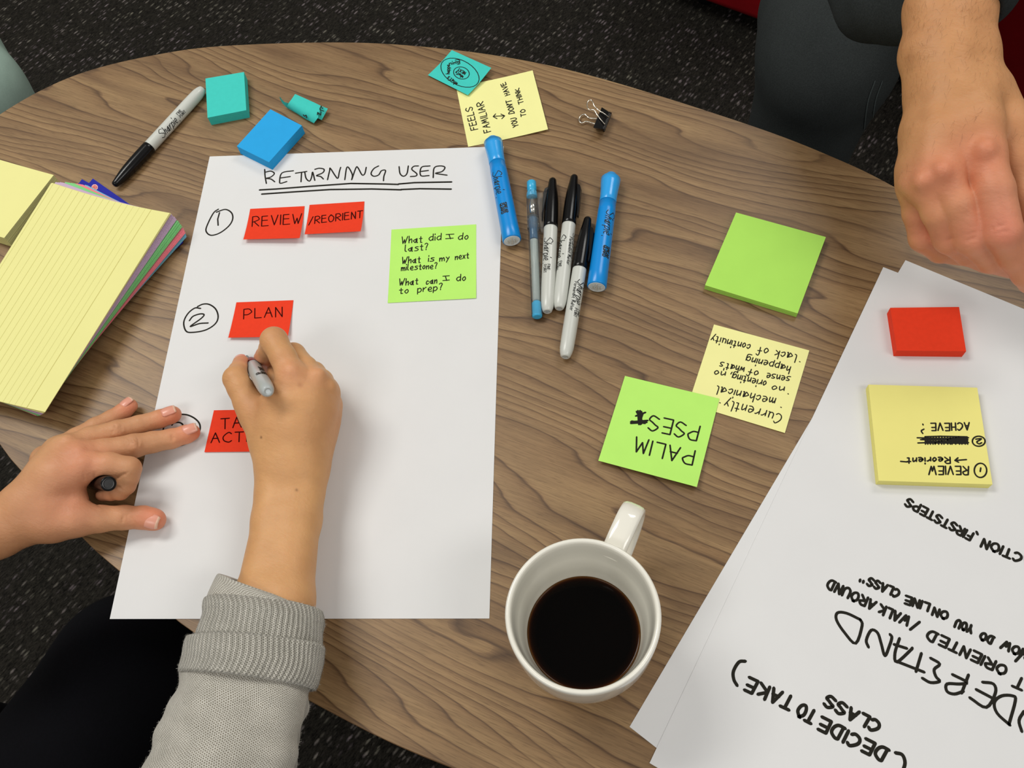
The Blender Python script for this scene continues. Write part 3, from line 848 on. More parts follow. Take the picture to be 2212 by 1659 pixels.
t += word('REVIEW', *Z(o8, s8, [(788, 1427), (520, 1427)]), 56 * s8) + word('Reorient', *Z(o8, s8, [(665, 1358), (375, 1364)]), 42 * s8)
t += [Z(o8, s8, p) for p in ([(775, 1354), (700, 1360)], [(718, 1342), (697, 1360), (722, 1372)], [(375, 1370), (330, 1366)])]
t += [[np.array([o8[0] + p[0] * s8, o8[1] + p[1] * s8]) for p in st] for st in (arcpts(870, 1427, 42, 48, 0, 355), arcpts(858, 1230, 43, 34, 0, 355))]
t += [Z(o8, s8, [(872, 1410), (868, 1435)]), smooth_px(*Z(o8, s8, [(878, 1240), (860, 1248), (845, 1235), (865, 1222), (875, 1212), (838, 1216)]))]
ink(yp, t, flat(q), 1.1)
t = []
for k in range(9):
    y = 1200 + k * 5.6; t.append(Z(o8, s8, [(790 - rng.uniform(0, 20), y), (600, y + rng.uniform(-5, 5)), (440 + rng.uniform(0, 70), y + rng.uniform(-6, 6))]))
for k in range(16):
    x = 780 - k * 19; t.append(Z(o8, s8, [(x, 1200), (x + rng.uniform(-8, 8), 1250)]))
ink(yp, t, flat(q), 1.1)

# ------------------------------------------------------------------ ruled index cards and wrappers


def bundle(name, label, c, ztop, thick, m, n=8, c2=None, cat='index cards', sag=None, group=None, z_of=None, jit=.25, seed=0, cut=False):
    r = random.Random(seed); q = Quad(c, ztop, sag); qq = [q] * n if c2 is None else [Quad([tuple(np.array(a) * (1 - k / n) + np.array(b) * (k / n)) for a, b in zip(c, c2)], ztop - thick * k / n, sag) for k in range(n)]
    o = q.at(.5, .5); t_ = thing(name, label, cat, (o[0], o[1], ztop - thick), group); V, Fc = [], []
    nu, nv = 12, 6
    for k in range(n):
        zo = -thick * k / n if c2 is None else 0; jx, jy = (r.uniform(-jit, jit), r.uniform(-jit, jit)) if k else (0, 0); b = len(V)
        for dz in (0, -thick / n * .86):
            for j in range(nv + 1):
                for i in range(nu + 1):
                    p = qq[k].at(i / nu, j / nv); V.append(p + np.array([jx, jy, zo + dz]))
        mN = (nu + 1) * (nv + 1); I = lambda i, j: b + j * (nu + 1) + i
        for j in range(nv):
            for i in range(nu):
                Fc.append((I(i, j), I(i, j + 1), I(i + 1, j + 1), I(i + 1, j)))
        for i in range(nu):
            Fc.append((I(i, 0), I(i + 1, 0), mN + I(i + 1, 0), mN + I(i, 0))); Fc.append((I(i + 1, nv), I(i, nv), mN + I(i, nv), mN + I(i + 1, nv)))
        for j in range(nv):
            Fc.append((I(0, j + 1), I(0, j), mN + I(0, j), mN + I(0, j + 1))); Fc.append((I(nu, j), I(nu, j + 1), mN + I(nu, j + 1), mN + I(nu, j)))
        if k == n - 1:
            for j in range(nv):
                for i in range(nu): Fc.append((mN + I(i, j), mN + I(i + 1, j), mN + I(i + 1, j + 1), mN + I(i, j + 1)))
    mesh_obj('card_block', V, Fc, m, t_)
    return t_, q


def wrap(label, c, z, emblem=None):
    q = Quad(c, z); o = q.at(.5, .5); t_ = thing('card_wrapper', label, 'wrapper', (o[0], o[1], z - 1.1)); sheet('film', q, M['navy'], 1.1, 4, 4, t_)
    return t_, q


w1, _ = wrap('dark blue wrapper under the cards, its corner just left of the emblem', [(177, 387), (386, 503), (150, 720), (-15, 632)], 1.2)
w2, q = wrap('dark blue wrapper printed with a small pink emblem, under the cards', [(200.5, 385.5), (395, 522), (135, 760), (-25, 655)], 2.5)
oe, se = (120, 360), 340 / 2212.
c0 = Z(oe, se, [(550, 290)])[0]


def ribbon_disc(parent, c, r, q, m, name, rot=0, n=8):
    pts = [q.hit(c[0] + r * math.cos(2 * math.pi * (k + .5) / n + rot), c[1] + r * .95 * math.sin(2 * math.pi * (k + .5) / n + rot), .12)[0] for k in range(n)]
    return mesh_obj(name, pts, [tuple(range(n))[::-1]], m, parent)


ribbon_disc(w2, c0, 7.2, q, M['emblem'], 'emblem')
ring_ = lambda r, n=24: [c0 + np.array([r * math.cos(2 * math.pi * k / n), r * .92 * math.sin(2 * math.pi * k / n)]) for k in range(n + 1)]
ink(w2, [ring_(4.2), [c0 + (-4, 0), c0 + (4, 0)], [c0 + (0, -4), c0 + (0, 4)]], lambda x, y: q.hit(x, y, .3), .5, M['emblemred'], 'emblem_lines')

sagf = lambda a: (lambda u, v: -a * math.sin(math.pi * min(max(u, 0), 1)) * (1 - .35 * v))
bundle('index_card_stack', 'light blue card layer at the bottom of the fanned coloured stack', [(184, 399), (401, 505), (72, 893), (-130, 800)], 5.7, 2.9, M['blu'], 7, sag=sagf(.6), seed=1, c2=[(190, 401), (403, 512), (60, 890), (-130, 800)])
bundle('index_card_stack', 'pink card layer in the fanned stack, between light blue and green', [(163, 396), (396, 493), (80, 898), (-145, 808)], 10.2, 3.2, M['pnk'], 7, sag=sagf(1.8), seed=2, c2=[(182, 399), (401, 504), (72, 896), (-130, 800)])
bundle('index_card_stack', 'green card layer in the fanned stack, between pink and lavender', [(141, 393), (385, 477), (87, 897), (-152, 812)], 17, 5.5, M['grn'], 10, sag=sagf(3.0), seed=3, c2=[(161, 396), (394, 491), (80, 898), (-145, 808)])
bundle('index_card_stack', 'lavender card layer in the fanned stack, just below the yellow cards', [(120, 393), (371, 463), (93, 893), (-158, 818)], 22.3, 4.3, M['lav'], 8, sag=sagf(3.9), seed=4, c2=[(139, 394), (383, 475), (87, 896), (-152, 812)])
yc, q = bundle('index_card_stack', 'ruled yellow cards on top of the fanned coloured stack', [(110, 396), (366.5, 460), (97, 890), (-160, 824)], 26, 2.9, M['card'], 5, sag=sagf(4.5), seed=5, c2=[(114, 395), (370, 462), (94, 893), (-158, 820)])
lines = []
mk = lambda u, v0=0.0, v1=1.0: [np.array([u, v0 + (v1 - v0) * k / 12]) for k in range(13)]
fnq = lambda x, y: (q.at(x, y) + np.array([0, 0, .14]), np.array([0, 0, 1.]))
ink(yc, [mk(.842 - .0515 * k) for k in range(1, 17)], fnq, .36, M['rule'], 'ruled_lines')
ink(yc, [mk(.842)], fnq, .45, M['rule2'], 'margin_line')
bundle('index_card_stack', 'plain yellow cards at the left edge, touching the ruled stack', [(-150, 300), (116, 378), (9, 514), (-255, 430)], 15, 14.5, M['card'], 20, sag=lambda u, v: -1.2 * math.sin(math.pi * u), jit=.15, seed=6)

# ------------------------------------------------------------------ markers, highlighters, gel pen


def axis_fn(A, D, rad, up, base):
    """(s along mm, t across mm) -> point on cylinder of radius rad(s); t=0 at the 'up' side"""
    up = np.array(up, float); up -= D * (up @ D); up /= np.linalg.norm(up); sd = np.cross(up, D)
    def f(s, t_):
        r = rad(s) + .06; a = t_ / r + base; n_ = up * math.cos(a) + sd * math.sin(a)
        return A + D * s + n_ * r, n_
    return f


def marker(label, tail, tip, r=5.9, group=None, brandang=0.0, flip=1, clipang=1.5, extra=True, capped=True, name='marker', zt=None, sec=-12.0):
    """capped marker lying from tail (px) to cap end (px)"""
    zt = zt or (r + .05, r + .05)
    A = P(tail[0], tail[1], zt[0]); B = P(tip[0], tip[1], zt[1]); D = (B - A); L = np.linalg.norm(D); D /= L
    t_ = thing(name, label, 'marker', (A + B) / 2 * np.array([1, 1, 0]), group)
    Lb = L * .61
    lathe('barrel', [(2.0, .5), (2.2, .1), (3.1, 0), (3.9, .9), (4.9, 4), (5.6, 8.5), (r - .15, 14), (r, 24), (r, Lb - 1), (r, Lb)], A, M['barrel'], t_, 36, D)
    C = A + D * (Lb + .2); k = L - Lb - .2
    lathe('cap', [(r, 0), (r + .35, .4), (r + .35, 3), (r + .35, 14), (r + .15, 24), (r - .25, 32), (r - 1.0, 39), (r - 1.9, 45), (r - 2.4, k - 4), (r - 2.7, k - 1.6), (r - 3.5, k - .4), (r - 4.8, k)], C, M['black'], t_, 36, D)
    f = axis_fn(C, D, lambda s: 0, (0, 0, 1), clipang)
    up = f(0, 0)[1]; sd = np.cross(up, D); V, Fc = [], []
    prof = [(k - 11, r - 3.2, r - 1.6), (k - 13, r - 3.0, r + .9), (k - 17, r - 1.0, r + 2.0), (14, r + 1.0, r + 2.3), (8, r + 1.1, r + 2.0), (6.5, r + 1.2, r + 1.4)]
    for s_, lo, hi in prof:
        for w_, h_ in ((-1.7, lo), (-1.5, hi), (1.5, hi), (1.7, lo)): V.append(C + D * s_ + up * h_ + sd * w_)
    for i in range(len(prof) - 1):
        for j in range(4): Fc.append((4 * i + j, 4 * i + (j + 1) % 4, 4 * i + 4 + (j + 1) % 4, 4 * i + 4 + j))
    Fc += [(3, 2, 1, 0), (4 * len(prof) - 4, 4 * len(prof) - 3, 4 * len(prof) - 2, 4 * len(prof) - 1)]
    cp = [c for c in t_.children if c.name.startswith('cap')][0]
    mesh_obj('clip', V, Fc, M['black'], cp)
    bar = [c for c in t_.children if c.name.startswith('barrel')][0]
    lathe('end_dimple', [(1.5, -.1), (1.7, .05), (1.9, -.1)], A, M['plug'], bar, 16, D)
    if extra:
        up = np.array((0, 0, 1.0)); f = axis_fn(A, D, lambda s: r, up, 0)
        # brand script reads from the cap side towards the tail
        def fw(x, y): return f(Lb - x, y)
        W = lambda s, a, b, h, sl=0: word(s, a, b, h, sl)
        bo, p0 = brandang, 14
        st = W('S', (p0, bo), (p0 + 4.5, bo), 8.4, .2) + W('harpie', (p0 + 5.6, bo + .2), (p0 + 23, bo + .2), 7.2, .25) + W('.', (p0 + 24.5, bo + 2.5), (p0 + 25, bo + 2.5), 5)
        ink(bar, st, fw, .72, M['print'], 'print', .7)
        st = W('FINE', (p0 + 27, bo - 1.4), (p0 + 33, bo - 1.4), 2.5) + W('POINT', (p0 + 27, bo + 1.9), (p0 + 35, bo + 1.9), 2.5)
        ink(bar, st, fw, .45, M['print'], 'print', .7)
        st = W('Permanent', (p0 + 2, bo + sec), (p0 + 18, bo + sec), 2.8, .1) + W('Marker', (p0 + 20, bo + sec), (p0 + 30, bo + sec), 2.8, .1)
        if sec < 0: st += W('Sharpie', (p0 - 3, bo + sec - 3.6), (p0 + 22, bo + sec - 3.6), 4.6, .2)
        ink(bar, st, fw, .45, M['print'], 'print', .7)
    return t_


marker('grey marker with black cap, lying alone beside the teal pad', (438, 192), (246, 401), 5.9, brandang=4.6, clipang=-2.6)
marker('black-capped marker between the gel pen and the next marker', (1182, 674), (1194, 386), 5.9, brandang=1.4, clipang=1.35, sec=-14)
marker('black-capped marker with its cap reaching highest of the row', (1208, 667), (1241, 379), 5.9, brandang=4.6, clipang=-1.25, sec=-8.6)
marker('black-capped marker lying lowest, its cap against the right highlighter', (1221, 772), (1270, 470), 5.9, brandang=-5.2, clipang=-1.25, sec=5.6)


def highlighter(label, tail, tip, brandang=0.0, sgn=1, zt=(8.3, 8.3), cliptone='hlcap', rot=0):
    r = 8.1; A = P(tail[0], tail[1], zt[0]); B = P(tip[0], tip[1], zt[1]); D = B - A; L = np.linalg.norm(D); D /= L
    t_ = thing('highlighter', label, 'highlighter', (A + B) / 2 * np.array([1, 1, 0]))
    Lb = L * .735
    b = lathe('barrel', [(r - 1.2, 0), (r - .4, .1), (r, .8), (r - .1, 12), (r - .2, 14), (r - .5, Lb - 10), (r - 1.0, Lb)], A, M['hl'], t_, 40, D)
    lathe('end_plug', [(r - 1.3, -.05), (r - 1.0, -.3), (r - 1.9, -.3), (r - 2.2, .0)], A, M['plug'], b, 32, D)
    n_ = 10
    up = np.array([0, 0, 1.]); up = up - D * (up @ D); up /= np.linalg.norm(up); sd = np.cross(up, D)
    V, Fc = [], []
    for (u0, u1, v0, v1) in ((-.5, .5, -4.6, 4.6), (-4.6, -1.2, -.4, .4), (1.2, 4.6, -.4, .4), (-3.2, -2.4, -3, 3), (2.4, 3.2, -3, 3)):
        k = len(V)
        for d_ in (-.25, -.9):
            for a_u, a_v in ((u0, v0), (u1, v0), (u1, v1), (u0, v1)): V.append(A + D * d_ + sd * a_u + up * a_v)
        Fc += [(k + 4, k + 5, k + 6, k + 7), (k, k + 3, k + 2, k + 1)] + [(k + i, k + (i + 1) % 4, k + 4 + (i + 1) % 4, k + 4 + i) for i in range(4)]
    mesh_obj('plug_ribs', V, Fc, M['barrel'], b)
    C = A + D * (Lb + .3); k = L - Lb - .3
    c = lathe('cap', [(r - 1.0, 0), (r - .8, .4), (r - .8, 5), (r - .4, 13), (r + .2, 20), (r + .5, 25), (r + .35, k - 6), (r - .6, k - 4.4), (r - 2.6, k - 3.5), (r - 3.2, k - 2.4), (r - 3.6, k - .8), (r - 5, k)], C, M['hlcap'], t_, 40, D, sy=1.0)
    f = axis_fn(A, D, lambda s: r - .15 - .35 * s / Lb, (0, 0, 1), 0)
    fw = lambda x, y: f(Lb - x, y)
    st = word('S', (14, brandang), (19, brandang), 9.5, .2) + word('harpie', (20.5, brandang + .4), (39, brandang + .4), 8.2, .25) + word('.', (40.5, brandang + 3.5), (41, brandang + 3.5), 5)
    if sgn < 0: st = [[np.array([p[0], 2 * brandang - p[1]]) for p in s_] for s_ in st]
    ink(b, st, fw, .72, M['print'], 'print', .7)
    st = word('SMEAR', (50, brandang - 2), (61, brandang - 2), 2.8) + word('GUARD', (50, brandang + 1.4), (61, brandang + 1.4), 2.8)
    ink(b, st, fw, .8, M['print'], 'print', .7)
    return t_


h1 = highlighter('blue highlighter lying across the right edge of the left sheet', (1106, 520), (1063.5, 298), brandang=2.2, zt=(8.6, 8.9))
h2 = highlighter('blue highlighter to the right of the black-capped markers', (1289, 620), (1321, 376), brandang=-4.8)

# gel pen
A = P(1160.5, 684, 5.0); B = P(1148, 393, 5.3); D = B - A; L = np.linalg.norm(D); D /= L
gp = thing('gel_pen', 'clear gel pen with cyan ends, left of the markers', 'pen', (A + B) / 2 * np.array([1, 1, 0]))
lathe('barrel', [(4.4, .5), (4.7, 1), (4.7, 90), (4.5, 92), (4.1, 101)], A, M['clear'], gp, 28, D)
lathe('end_plug', [(3.0, -.6), (4.1, 0), (4.1, 1.5), (3.6, 2), (3.6, 13), (3.0, 14)], A, M['cyan'], gp, 24, D)
lathe('refill', [(2.2, 15), (2.9, 16), (2.9, 76), (2.9, 76.2)], A, M['frost'], gp, 20, D)
lathe('ink_column', [(2.8, 77), (2.95, 77.2), (2.95, 98), (2.2, 100)], A, M['inkgel'], gp, 20, D)
lathe('nib_cone', [(2.6, 104), (3.2, 112), (3.1, 113), (1.1, 121), (.5, 124)], A, M['steel'], gp, 20, D)
cpn = lathe('cap', [(5.0, 88), (5.2, 89), (5.2, 122), (4.8, 127), (3.5, 127.5)], A, M['clear'], gp, 28, D)
lathe('cap_plug', [(3.9, 122.5), (4.1, 123), (4.1, 128), (3.4, 129.5), (4.2, 130.2), (4.2, L - .6), (3.5, L)], A, M['cyan'], gp, 24, D)
up = np.array([0, 0, 1.]); up -= D * (up @ D); sd = -np.cross(up, D)
if sd[0] < 0: sd = -sd
V, Fc = [], []
prof = [(126, 4, 9.5), (125, 4, 9.9), (86, 6.2, 9.7), (84, 6.6, 9.3)]
for s_, lo, hi in prof:
    for w_, h_ in ((-1.3, lo), (-1.3, hi), (1.3, hi), (1.3, lo)): V.append(A + D * s_ + sd * h_ + up * w_)
for i in range(3):
    for j in range(4): Fc.append((4 * i + j, 4 * i + (j + 1) % 4, 4 * i + 4 + (j + 1) % 4, 4 * i + 4 + j))
Fc += [(3, 2, 1, 0), (12, 13, 14, 15)]
mesh_obj('clip', V, Fc, M['clear'], cpn)

# ------------------------------------------------------------------ mug and coffee
mc = (17.2, 121.2, 0)
mg = thing('mug', 'white glazed mug half full of black coffee', 'mug', mc)
prof = [(24, 1.2), (27, 0), (29.5, .2), (31, 2.5), (36, 9), (41.5, 20), (44.8, 34), (46.6, 52), (47.2, 70), (47.3, 84), (47.2, 88.3), (46.5, 89.7), (45.5, 90.0), (44.5, 89.6), (43.8, 88.2), (43.2, 84), (42.6, 76), (41.6, 66), (41.0, 63), (39.8, 57), (38.8, 45), (37.0, 31), (33, 17), (24, 7.5), (0, 6.5)]
lathe('body', prof, mc, M['ceramic'], mg, 96)


def tube_sweep(name, pts, wid, thk, side, m, parent, nseg=14):
    Q = curve([np.array(p, float) for p in pts], 6); V, Fc = [], []
    n = len(Q)
    for i, p in enumerate(Q):
        tt = Q[min(i + 1, n - 1)] - Q[max(i - 1, 0)]; tt /= np.linalg.norm(tt); nn = np.cross(side, tt)
        w = wid(i / (n - 1)); h = thk(i / (n - 1))
        for k in range(nseg):
            a = 2 * math.pi * k / nseg; c, s_ = math.cos(a), math.sin(a)
            V.append(p + side * w * math.copysign(abs(c) ** .65, c) + nn * h * math.copysign(abs(s_) ** .65, s_))
    for i in range(n - 1):
        for k in range(nseg): Fc.append((i * nseg + k, i * nseg + (k + 1) % nseg, (i + 1) * nseg + (k + 1) % nseg, (i + 1) * nseg + k))
    Fc += [tuple(range(nseg))[::-1], tuple((n - 1) * nseg + k for k in range(nseg))]
    return mesh_obj(name, V, Fc, m, parent, smooth=True)


ha = math.radians(54.5); hd = np.array([math.cos(ha), math.sin(ha), 0]); hs = np.array([-math.sin(ha), math.cos(ha), 0])
mcv = np.array(mc, float)
hp = [mcv + hd * r_ + np.array([0, 0, z_]) for r_, z_ in ((44, 71), (50, 75), (62, 77), (73, 76), (80, 70), (82.5, 60), (81, 48), (75, 36), (66, 27), (54, 21), (40, 19))]
tube_sweep('handle', hp, lambda u: 7.8 if u > .1 else 9.3 - u * 15, lambda u: 3.6, hs, M['ceramic'], mg)

m = mat('black_coffee', lin(12, 6, 4), .03, Specular_IOR_Level=.2, IOR=1.33); n = N(m)
a = n.new('ShaderNodeAttribute', attribute_name='tint'); n.link(a.outputs['Color'], n.b.inputs['Base Color'])
cf = thing('coffee', 'black coffee inside the white mug', 'coffee', (mc[0], mc[1], 20))
lv = 33.5; R = 37.25
pr = [(24, 20), (33, 20), (R - .1, lv + .9), (R - .35, lv + .55), (R - .9, lv + .2), (R - 1.8, lv + .03), (R - 3, lv), (R - 6, lv), (20, lv), (1, lv)]
co = lathe('liquid', pr, mc, m, cf, 72)
vc = []
for r_, h_ in pr:
    c = lin(96, 62, 24) if r_ > R - .5 else lin(66, 34, 10) if r_ > R - 1.2 else lin(34, 13, 3) if r_ > R - 2.5 else lin(17, 6, 2) if r_ > R - 5 else lin(4, 2, 1)
    vc += [c] * 72
a = co.data.attributes.new('tint', 'FLOAT_COLOR', 'POINT'); a.data.foreach_set('color', np.array(vc, np.float32).ravel())

# ------------------------------------------------------------------ binder clip


def rod(name, pts, r, m, parent, seg=8, per=5):
    Q = curve([np.array(p, float) for p in pts], per); V, Fc = [], []; n = len(Q); prev = None
    for i, p in enumerate(Q):
        tt = Q[min(i + 1, n - 1)] - Q[max(i - 1, 0)]; tt /= max(np.linalg.norm(tt), 1e-6)
        e = np.cross(tt, (0.3, 0.1, 1)) if prev is None else prev - tt * (prev @ tt); e /= np.linalg.norm(e); prev = e; g = np.cross(tt, e)
        for k in range(seg): V.append(p + (e * math.cos(2 * math.pi * k / seg) + g * math.sin(2 * math.pi * k / seg)) * r)
    for i in range(n - 1):
        for k in range(seg): Fc.append((i * seg + k, i * seg + (k + 1) % seg, (i + 1) * seg + (k + 1) % seg, (i + 1) * seg + k))
    Fc += [tuple(range(seg))[::-1], tuple((n - 1) * seg + k for k in range(seg))]
    return mesh_obj(name, V, Fc, m, parent, smooth=True)


ob, sb_ = (1220, 190), 140 / 1936.
zc = lambda x, y, z: P(ob[0] + x * sb_, ob[1] + y * sb_, z)
bc = thing('binder_clip', 'small black binder clip with silver wire handles near the back edge', 'clip', zc(1100, 950, 0))
# body: triangular prism resting on one side plate; mouth ridge (left, raised) and spine at right
a1, a2 = zc(1105, 575, 12.5), zc(850, 1180, 12.5)          # mouth ridge ends (upper plate edge)
b1, b2 = zc(1380, 745, 1.5), zc(1165, 1290, 1.5)
c1, c2 = zc(1345, 735, 7.5), zc(1150, 1240, 7.5)
d1, d2 = zc(1105, 610, 9.6), zc(865, 1200, 9.6)


def prism(name, rows, m, parent):
    V = [np.array(p) for r_ in rows for p in r_]; n = len(rows[0]); k = len(rows); Fc = []
    for j in range(k):
        for i in range(n - 1): Fc.append((j * n + i, j * n + i + 1, ((j + 1) % k) * n + i + 1, ((j + 1) % k) * n + i))
    Fc += [tuple(j * n for j in range(k))[::-1], tuple(j * n + n - 1 for j in range(k))]
    return mesh_obj(name, V, Fc, m, parent)


prism('spring_body', [[a1, a2], [c1, c2], [b1, b2], [zc(1330, 770, .2), zc(1120, 1270, .2)], [zc(1120, 700, .2), zc(900, 1180, .2)], [d1, d2]], M['clip'], bc)
rod('rolled_edge', [c1 + (0, 0, .3), (c1 + c2) / 2 + (0, 0, .3), c2 + (0, 0, .3)], .85, M['clip'], bc)
rod('rolled_edge', [b1, (b1 + b2) / 2, b2], .85, M['clip'], bc)
rod('wire_handle', [zc(1310, 865, 9.0), zc(1180, 770, 12), zc(1040, 690, 13.6), zc(960, 620, 14), zc(880, 540, 14.5), zc(845, 450, 15), zc(800, 375, 15), zc(740, 365, 15), zc(680, 430, 15), zc(668, 540, 15), zc(710, 635, 15), zc(790, 655, 15), zc(860, 655, 14.5), zc(920, 720, 14), zc(980, 830, 13.4), zc(1090, 960, 11.5), zc(1200, 1090, 9.0)], .55, M['brass'], bc)
rod('wire_handle', [zc(1100, 930, 2.0), zc(930, 915, 2.2), zc(730, 895, 2.2), zc(650, 830, 2.2), zc(590, 790, 2.2), zc(500, 820, 2.2), zc(435, 900, 2.2), zc(435, 990, 2.2), zc(490, 1045, 2.2), zc(560, 1030, 2.2), zc(640, 1000, 2.2), zc(760, 1030, 2.2), zc(880, 1065, 2.2), zc(1060, 1110, 2.0)], .7, M['brass'], bc)

# ------------------------------------------------------------------ people
FB = lin(208, 160, 116); RED1 = lin(212, 138, 108); DK = lin(168, 112, 78); PALE = lin(220, 176, 132)
woman = thing('person', 'person writing at lower left, rolled grey knit sleeve and black trousers', 'person', P(200, 1400, -300))

# ---- right arm and writing hand
lo = P(480, 1000, 0); S = Body((-290, 60, 0), (-95, 415, 100), .9)
palm = S.field()
c = lambda pts, k=6, cut=False, Fd=None: S.chain(palm if Fd is None else Fd, pts, k, cut)
# forearm: two parallel runs give the oval section
c([(400, 1720, 48, 18), (500, 1560, 44, 18), (538, 1440, 41, 19), (566, 1300, 38, 18.5), (597, 1120, 31, 16.2), (603, 1060, 30, 15.6)], 8)
c([(470, 1720, 50, 18), (540, 1560, 45, 18), (583, 1440, 42, 19), (617, 1300, 39, 18.5), (643, 1120, 31, 16), (650, 1060, 29, 15.5)], 8)
c([(603, 1060, 30, 15.5), (602, 1000, 34, 14.5), (598, 930, 42, 13), (592, 872, 52, 11.5)], 10)
c([(650, 1060, 29, 15.5), (652, 1000, 32, 15.5), (662, 930, 36, 14.2), (672, 872, 40, 12.5)], 10)
c([(622, 1010, 35, 16), (626, 930, 46, 13), (630, 870, 55, 11.5), (632, 818, 60, 11)], 10)      # index metacarpal
c([(640, 1010, 34, 16), (652, 930, 45, 13), (668, 872, 52, 11.2), (680, 828, 53, 10.2)], 10)
c([(652, 1010, 31, 15.5), (668, 930, 38, 12.8), (690, 885, 42, 10.6), (701, 848, 42, 9.8)], 10)
c([(656, 1020, 26, 15), (676, 950, 27, 13), (696, 905, 27, 11.4), (706, 875, 27, 10)], 10)
c([(662, 1000, 20, 15), (681, 940, 16, 13), (699, 900, 14, 10.8)], 10)                          # heel of the hand on the paper
c([(603, 1025, 26, 14), (582, 955, 34, 13), (554, 895, 40, 12)], 9)                           # thumb base
c([(604, 960, 38, 12), (594, 902, 46, 10)], 8)                                                   # web
c([(600, 880, 30, 10), (600, 825, 26, 9), (604, 800, 24, 8)], 6)                                # inside of the fist
fing = S.field(); ff = lambda pts, k=2.0, cut=False: S.chain(fing, pts, k, cut)
ff([(632, 816, 61, 10.8), (612, 772, 64, 9.6), (592, 736, 63, 10.3)], 3)                          # index, near bone
ff([(592, 736, 63, 10.3), (583, 753, 49, 8.2), (573, 768, 37, 7.2), (566, 774, 30, 6.6)], 2)      # index, folded to the pen
mid = S.field(); S.chain(mid, [(680, 826, 52, 10.2), (660, 797, 50, 9.2), (634, 767, 44, 9.4)], 3); S.chain(mid, [(634, 767, 44, 9.4), (606, 782, 26, 8.5), (575, 796, 14, 7.5)], 2)
rg = S.field(); S.chain(rg, [(701, 846, 41, 9.8), (694, 824, 35, 9), (678, 806, 28, 9)], 3); S.chain(rg, [(678, 806, 28, 9), (645, 812, 14, 8.2), (615, 820, 10, 7.6)], 2)
lt = S.field(); S.chain(lt, [(706, 874, 26, 9.6), (706, 860, 18, 8.8), (696, 848, 12, 8.4)], 3); S.chain(lt, [(696, 848, 12, 8.4), (655, 845, 8.5, 7.6)], 2)
S.chain(lt, [(713, 892, 12, 8.4), (711, 866, 10, 8.4)], 3)
th = S.field(); S.chain(th, [(554, 895, 40, 12), (535, 868, 43, 10.4), (520, 838, 45, 9.7), (510, 818, 46, 9.9)], 3); S.chain(th, [(510, 818, 46, 9.9), (517, 803, 39, 8.4), (522, 789, 32, 7.2), (521, 783, 27, 6.5)], 1.5)
U_ = S.join(fing, mid, 2.0); U_ = S.join(U_, rg, 1.6); U_ = S.join(U_, lt, 1.6); U_ = S.join(U_, th, .8); del mid, rg, lt
palm = S.join(palm, U_, 7)
# pen channel, knuckles, creases
S.seg(palm, P(579, 847, 84), P(533, 769, 3), 6.1, 6.1, 1.5, cut=True)
S.chain(palm, [(629, 800, 70, 3.2)], 6); S.chain(palm, [(690, 808, 61, 3)], 6); S.chain(palm, [(716, 834, 51, 2.6)], 6)
for a, b in (((572, 786), (580, 776)), ((569, 781), (575, 771))): S.chain(palm, [(a[0], a[1], 52, .5), (b[0], b[1], 54, .5)], 1, True)
armR = S.mesh('arm', palm, M['skinF'], woman, lin(212, 162, 112), [
    (629, 800, 71, 14, lin(224, 160, 122), .7), (692, 806, 62, 12, lin(218, 158, 118), .6), (592, 710, 68, 16, lin(206, 150, 108), .5), (560, 770, 36, 12, RED1, .7), (523, 775, 36, 14, RED1, .6),
    (560.5, 946, None, 1.0, lin(88, 48, 26), .95), (651, 835, None, 2.0, lin(166, 108, 74), .5), (643, 1060, None, 1.05, lin(88, 46, 24), .95), (555, 880, 52, 20, lin(196, 138, 100), .5), (600, 1150, 50, 60, lin(214, 166, 114), .5), (720, 900, 30, 25, lin(208, 146, 108), .5)], floor=.55, relax=1)
armR['label'] = 'right arm and hand gripping the marker'
for (x, y, z) in ((551.5, 947, 53), (650, 836, 66), (643, 1060, 46)):     # small moles
    pass
nail(armR, P(521, 785, 29), P(521, 777, 22) - P(517, 803, 39), P(505, 750, 60) - P(520, 784, 30), 9, 10, 6.7)

# marker in the writing hand
A = P(579, 846, 84); B = P(533, 769, 1.0); D = B - A; L = np.linalg.norm(D); D /= L
wm = thing('marker', 'uncapped grey marker held upright in the writing hand', 'marker', (A + B) / 2)
r = 5.85
bw = lathe('barrel', [(1.6, .7), (1.9, .2), (3.0, 0), (3.8, .7), (4.7, 3), (5.4, 8), (r - .1, 15), (r, 22), (r, 76), (r, 82)], A, mat('shaded_grey_plastic', lin(180, 185, 184), .28), wm, 40, D)  # same grey plastic as the other markers, darkened for shade in the hand
lathe('collar', [(r - .6, 82), (r - .5, 96)], A, mat('red_reflection_neck', lin(120, 22, 14), .3), wm, 32, D)  # reflection of the red notes put into the neck colour
lathe('nib_holder', [(4.2, 96), (3.4, 104), (1.6, 110), (1.2, L - 4)], A, M['black'], wm, 24, D)
lathe('nib', [(1.2, L - 4), (.9, L - 1), (.4, L)], A, M['black'], wm, 12, D)
upv = P(600, 800, 72) - P(560, 820, 50); f = axis_fn(A, D, lambda s: r, upv, 0)
st = word('Sharpie', (34, 4.5), (62, 4.5), 8.5, .2) + word('FINE POINT', (32, -1.8), (56, -1.8), 3, 0) + word('AP', (32, -5.8), (38, -5.8), 3.4)
ink(bw, st, lambda x, y: f(x, -y), 1.1, M['print'], 'print', .7)
lathe('end_dimple', [(1.4, .55), (1.55, .62), (1.7, .5)], A, M['plug'], bw, 16, D)

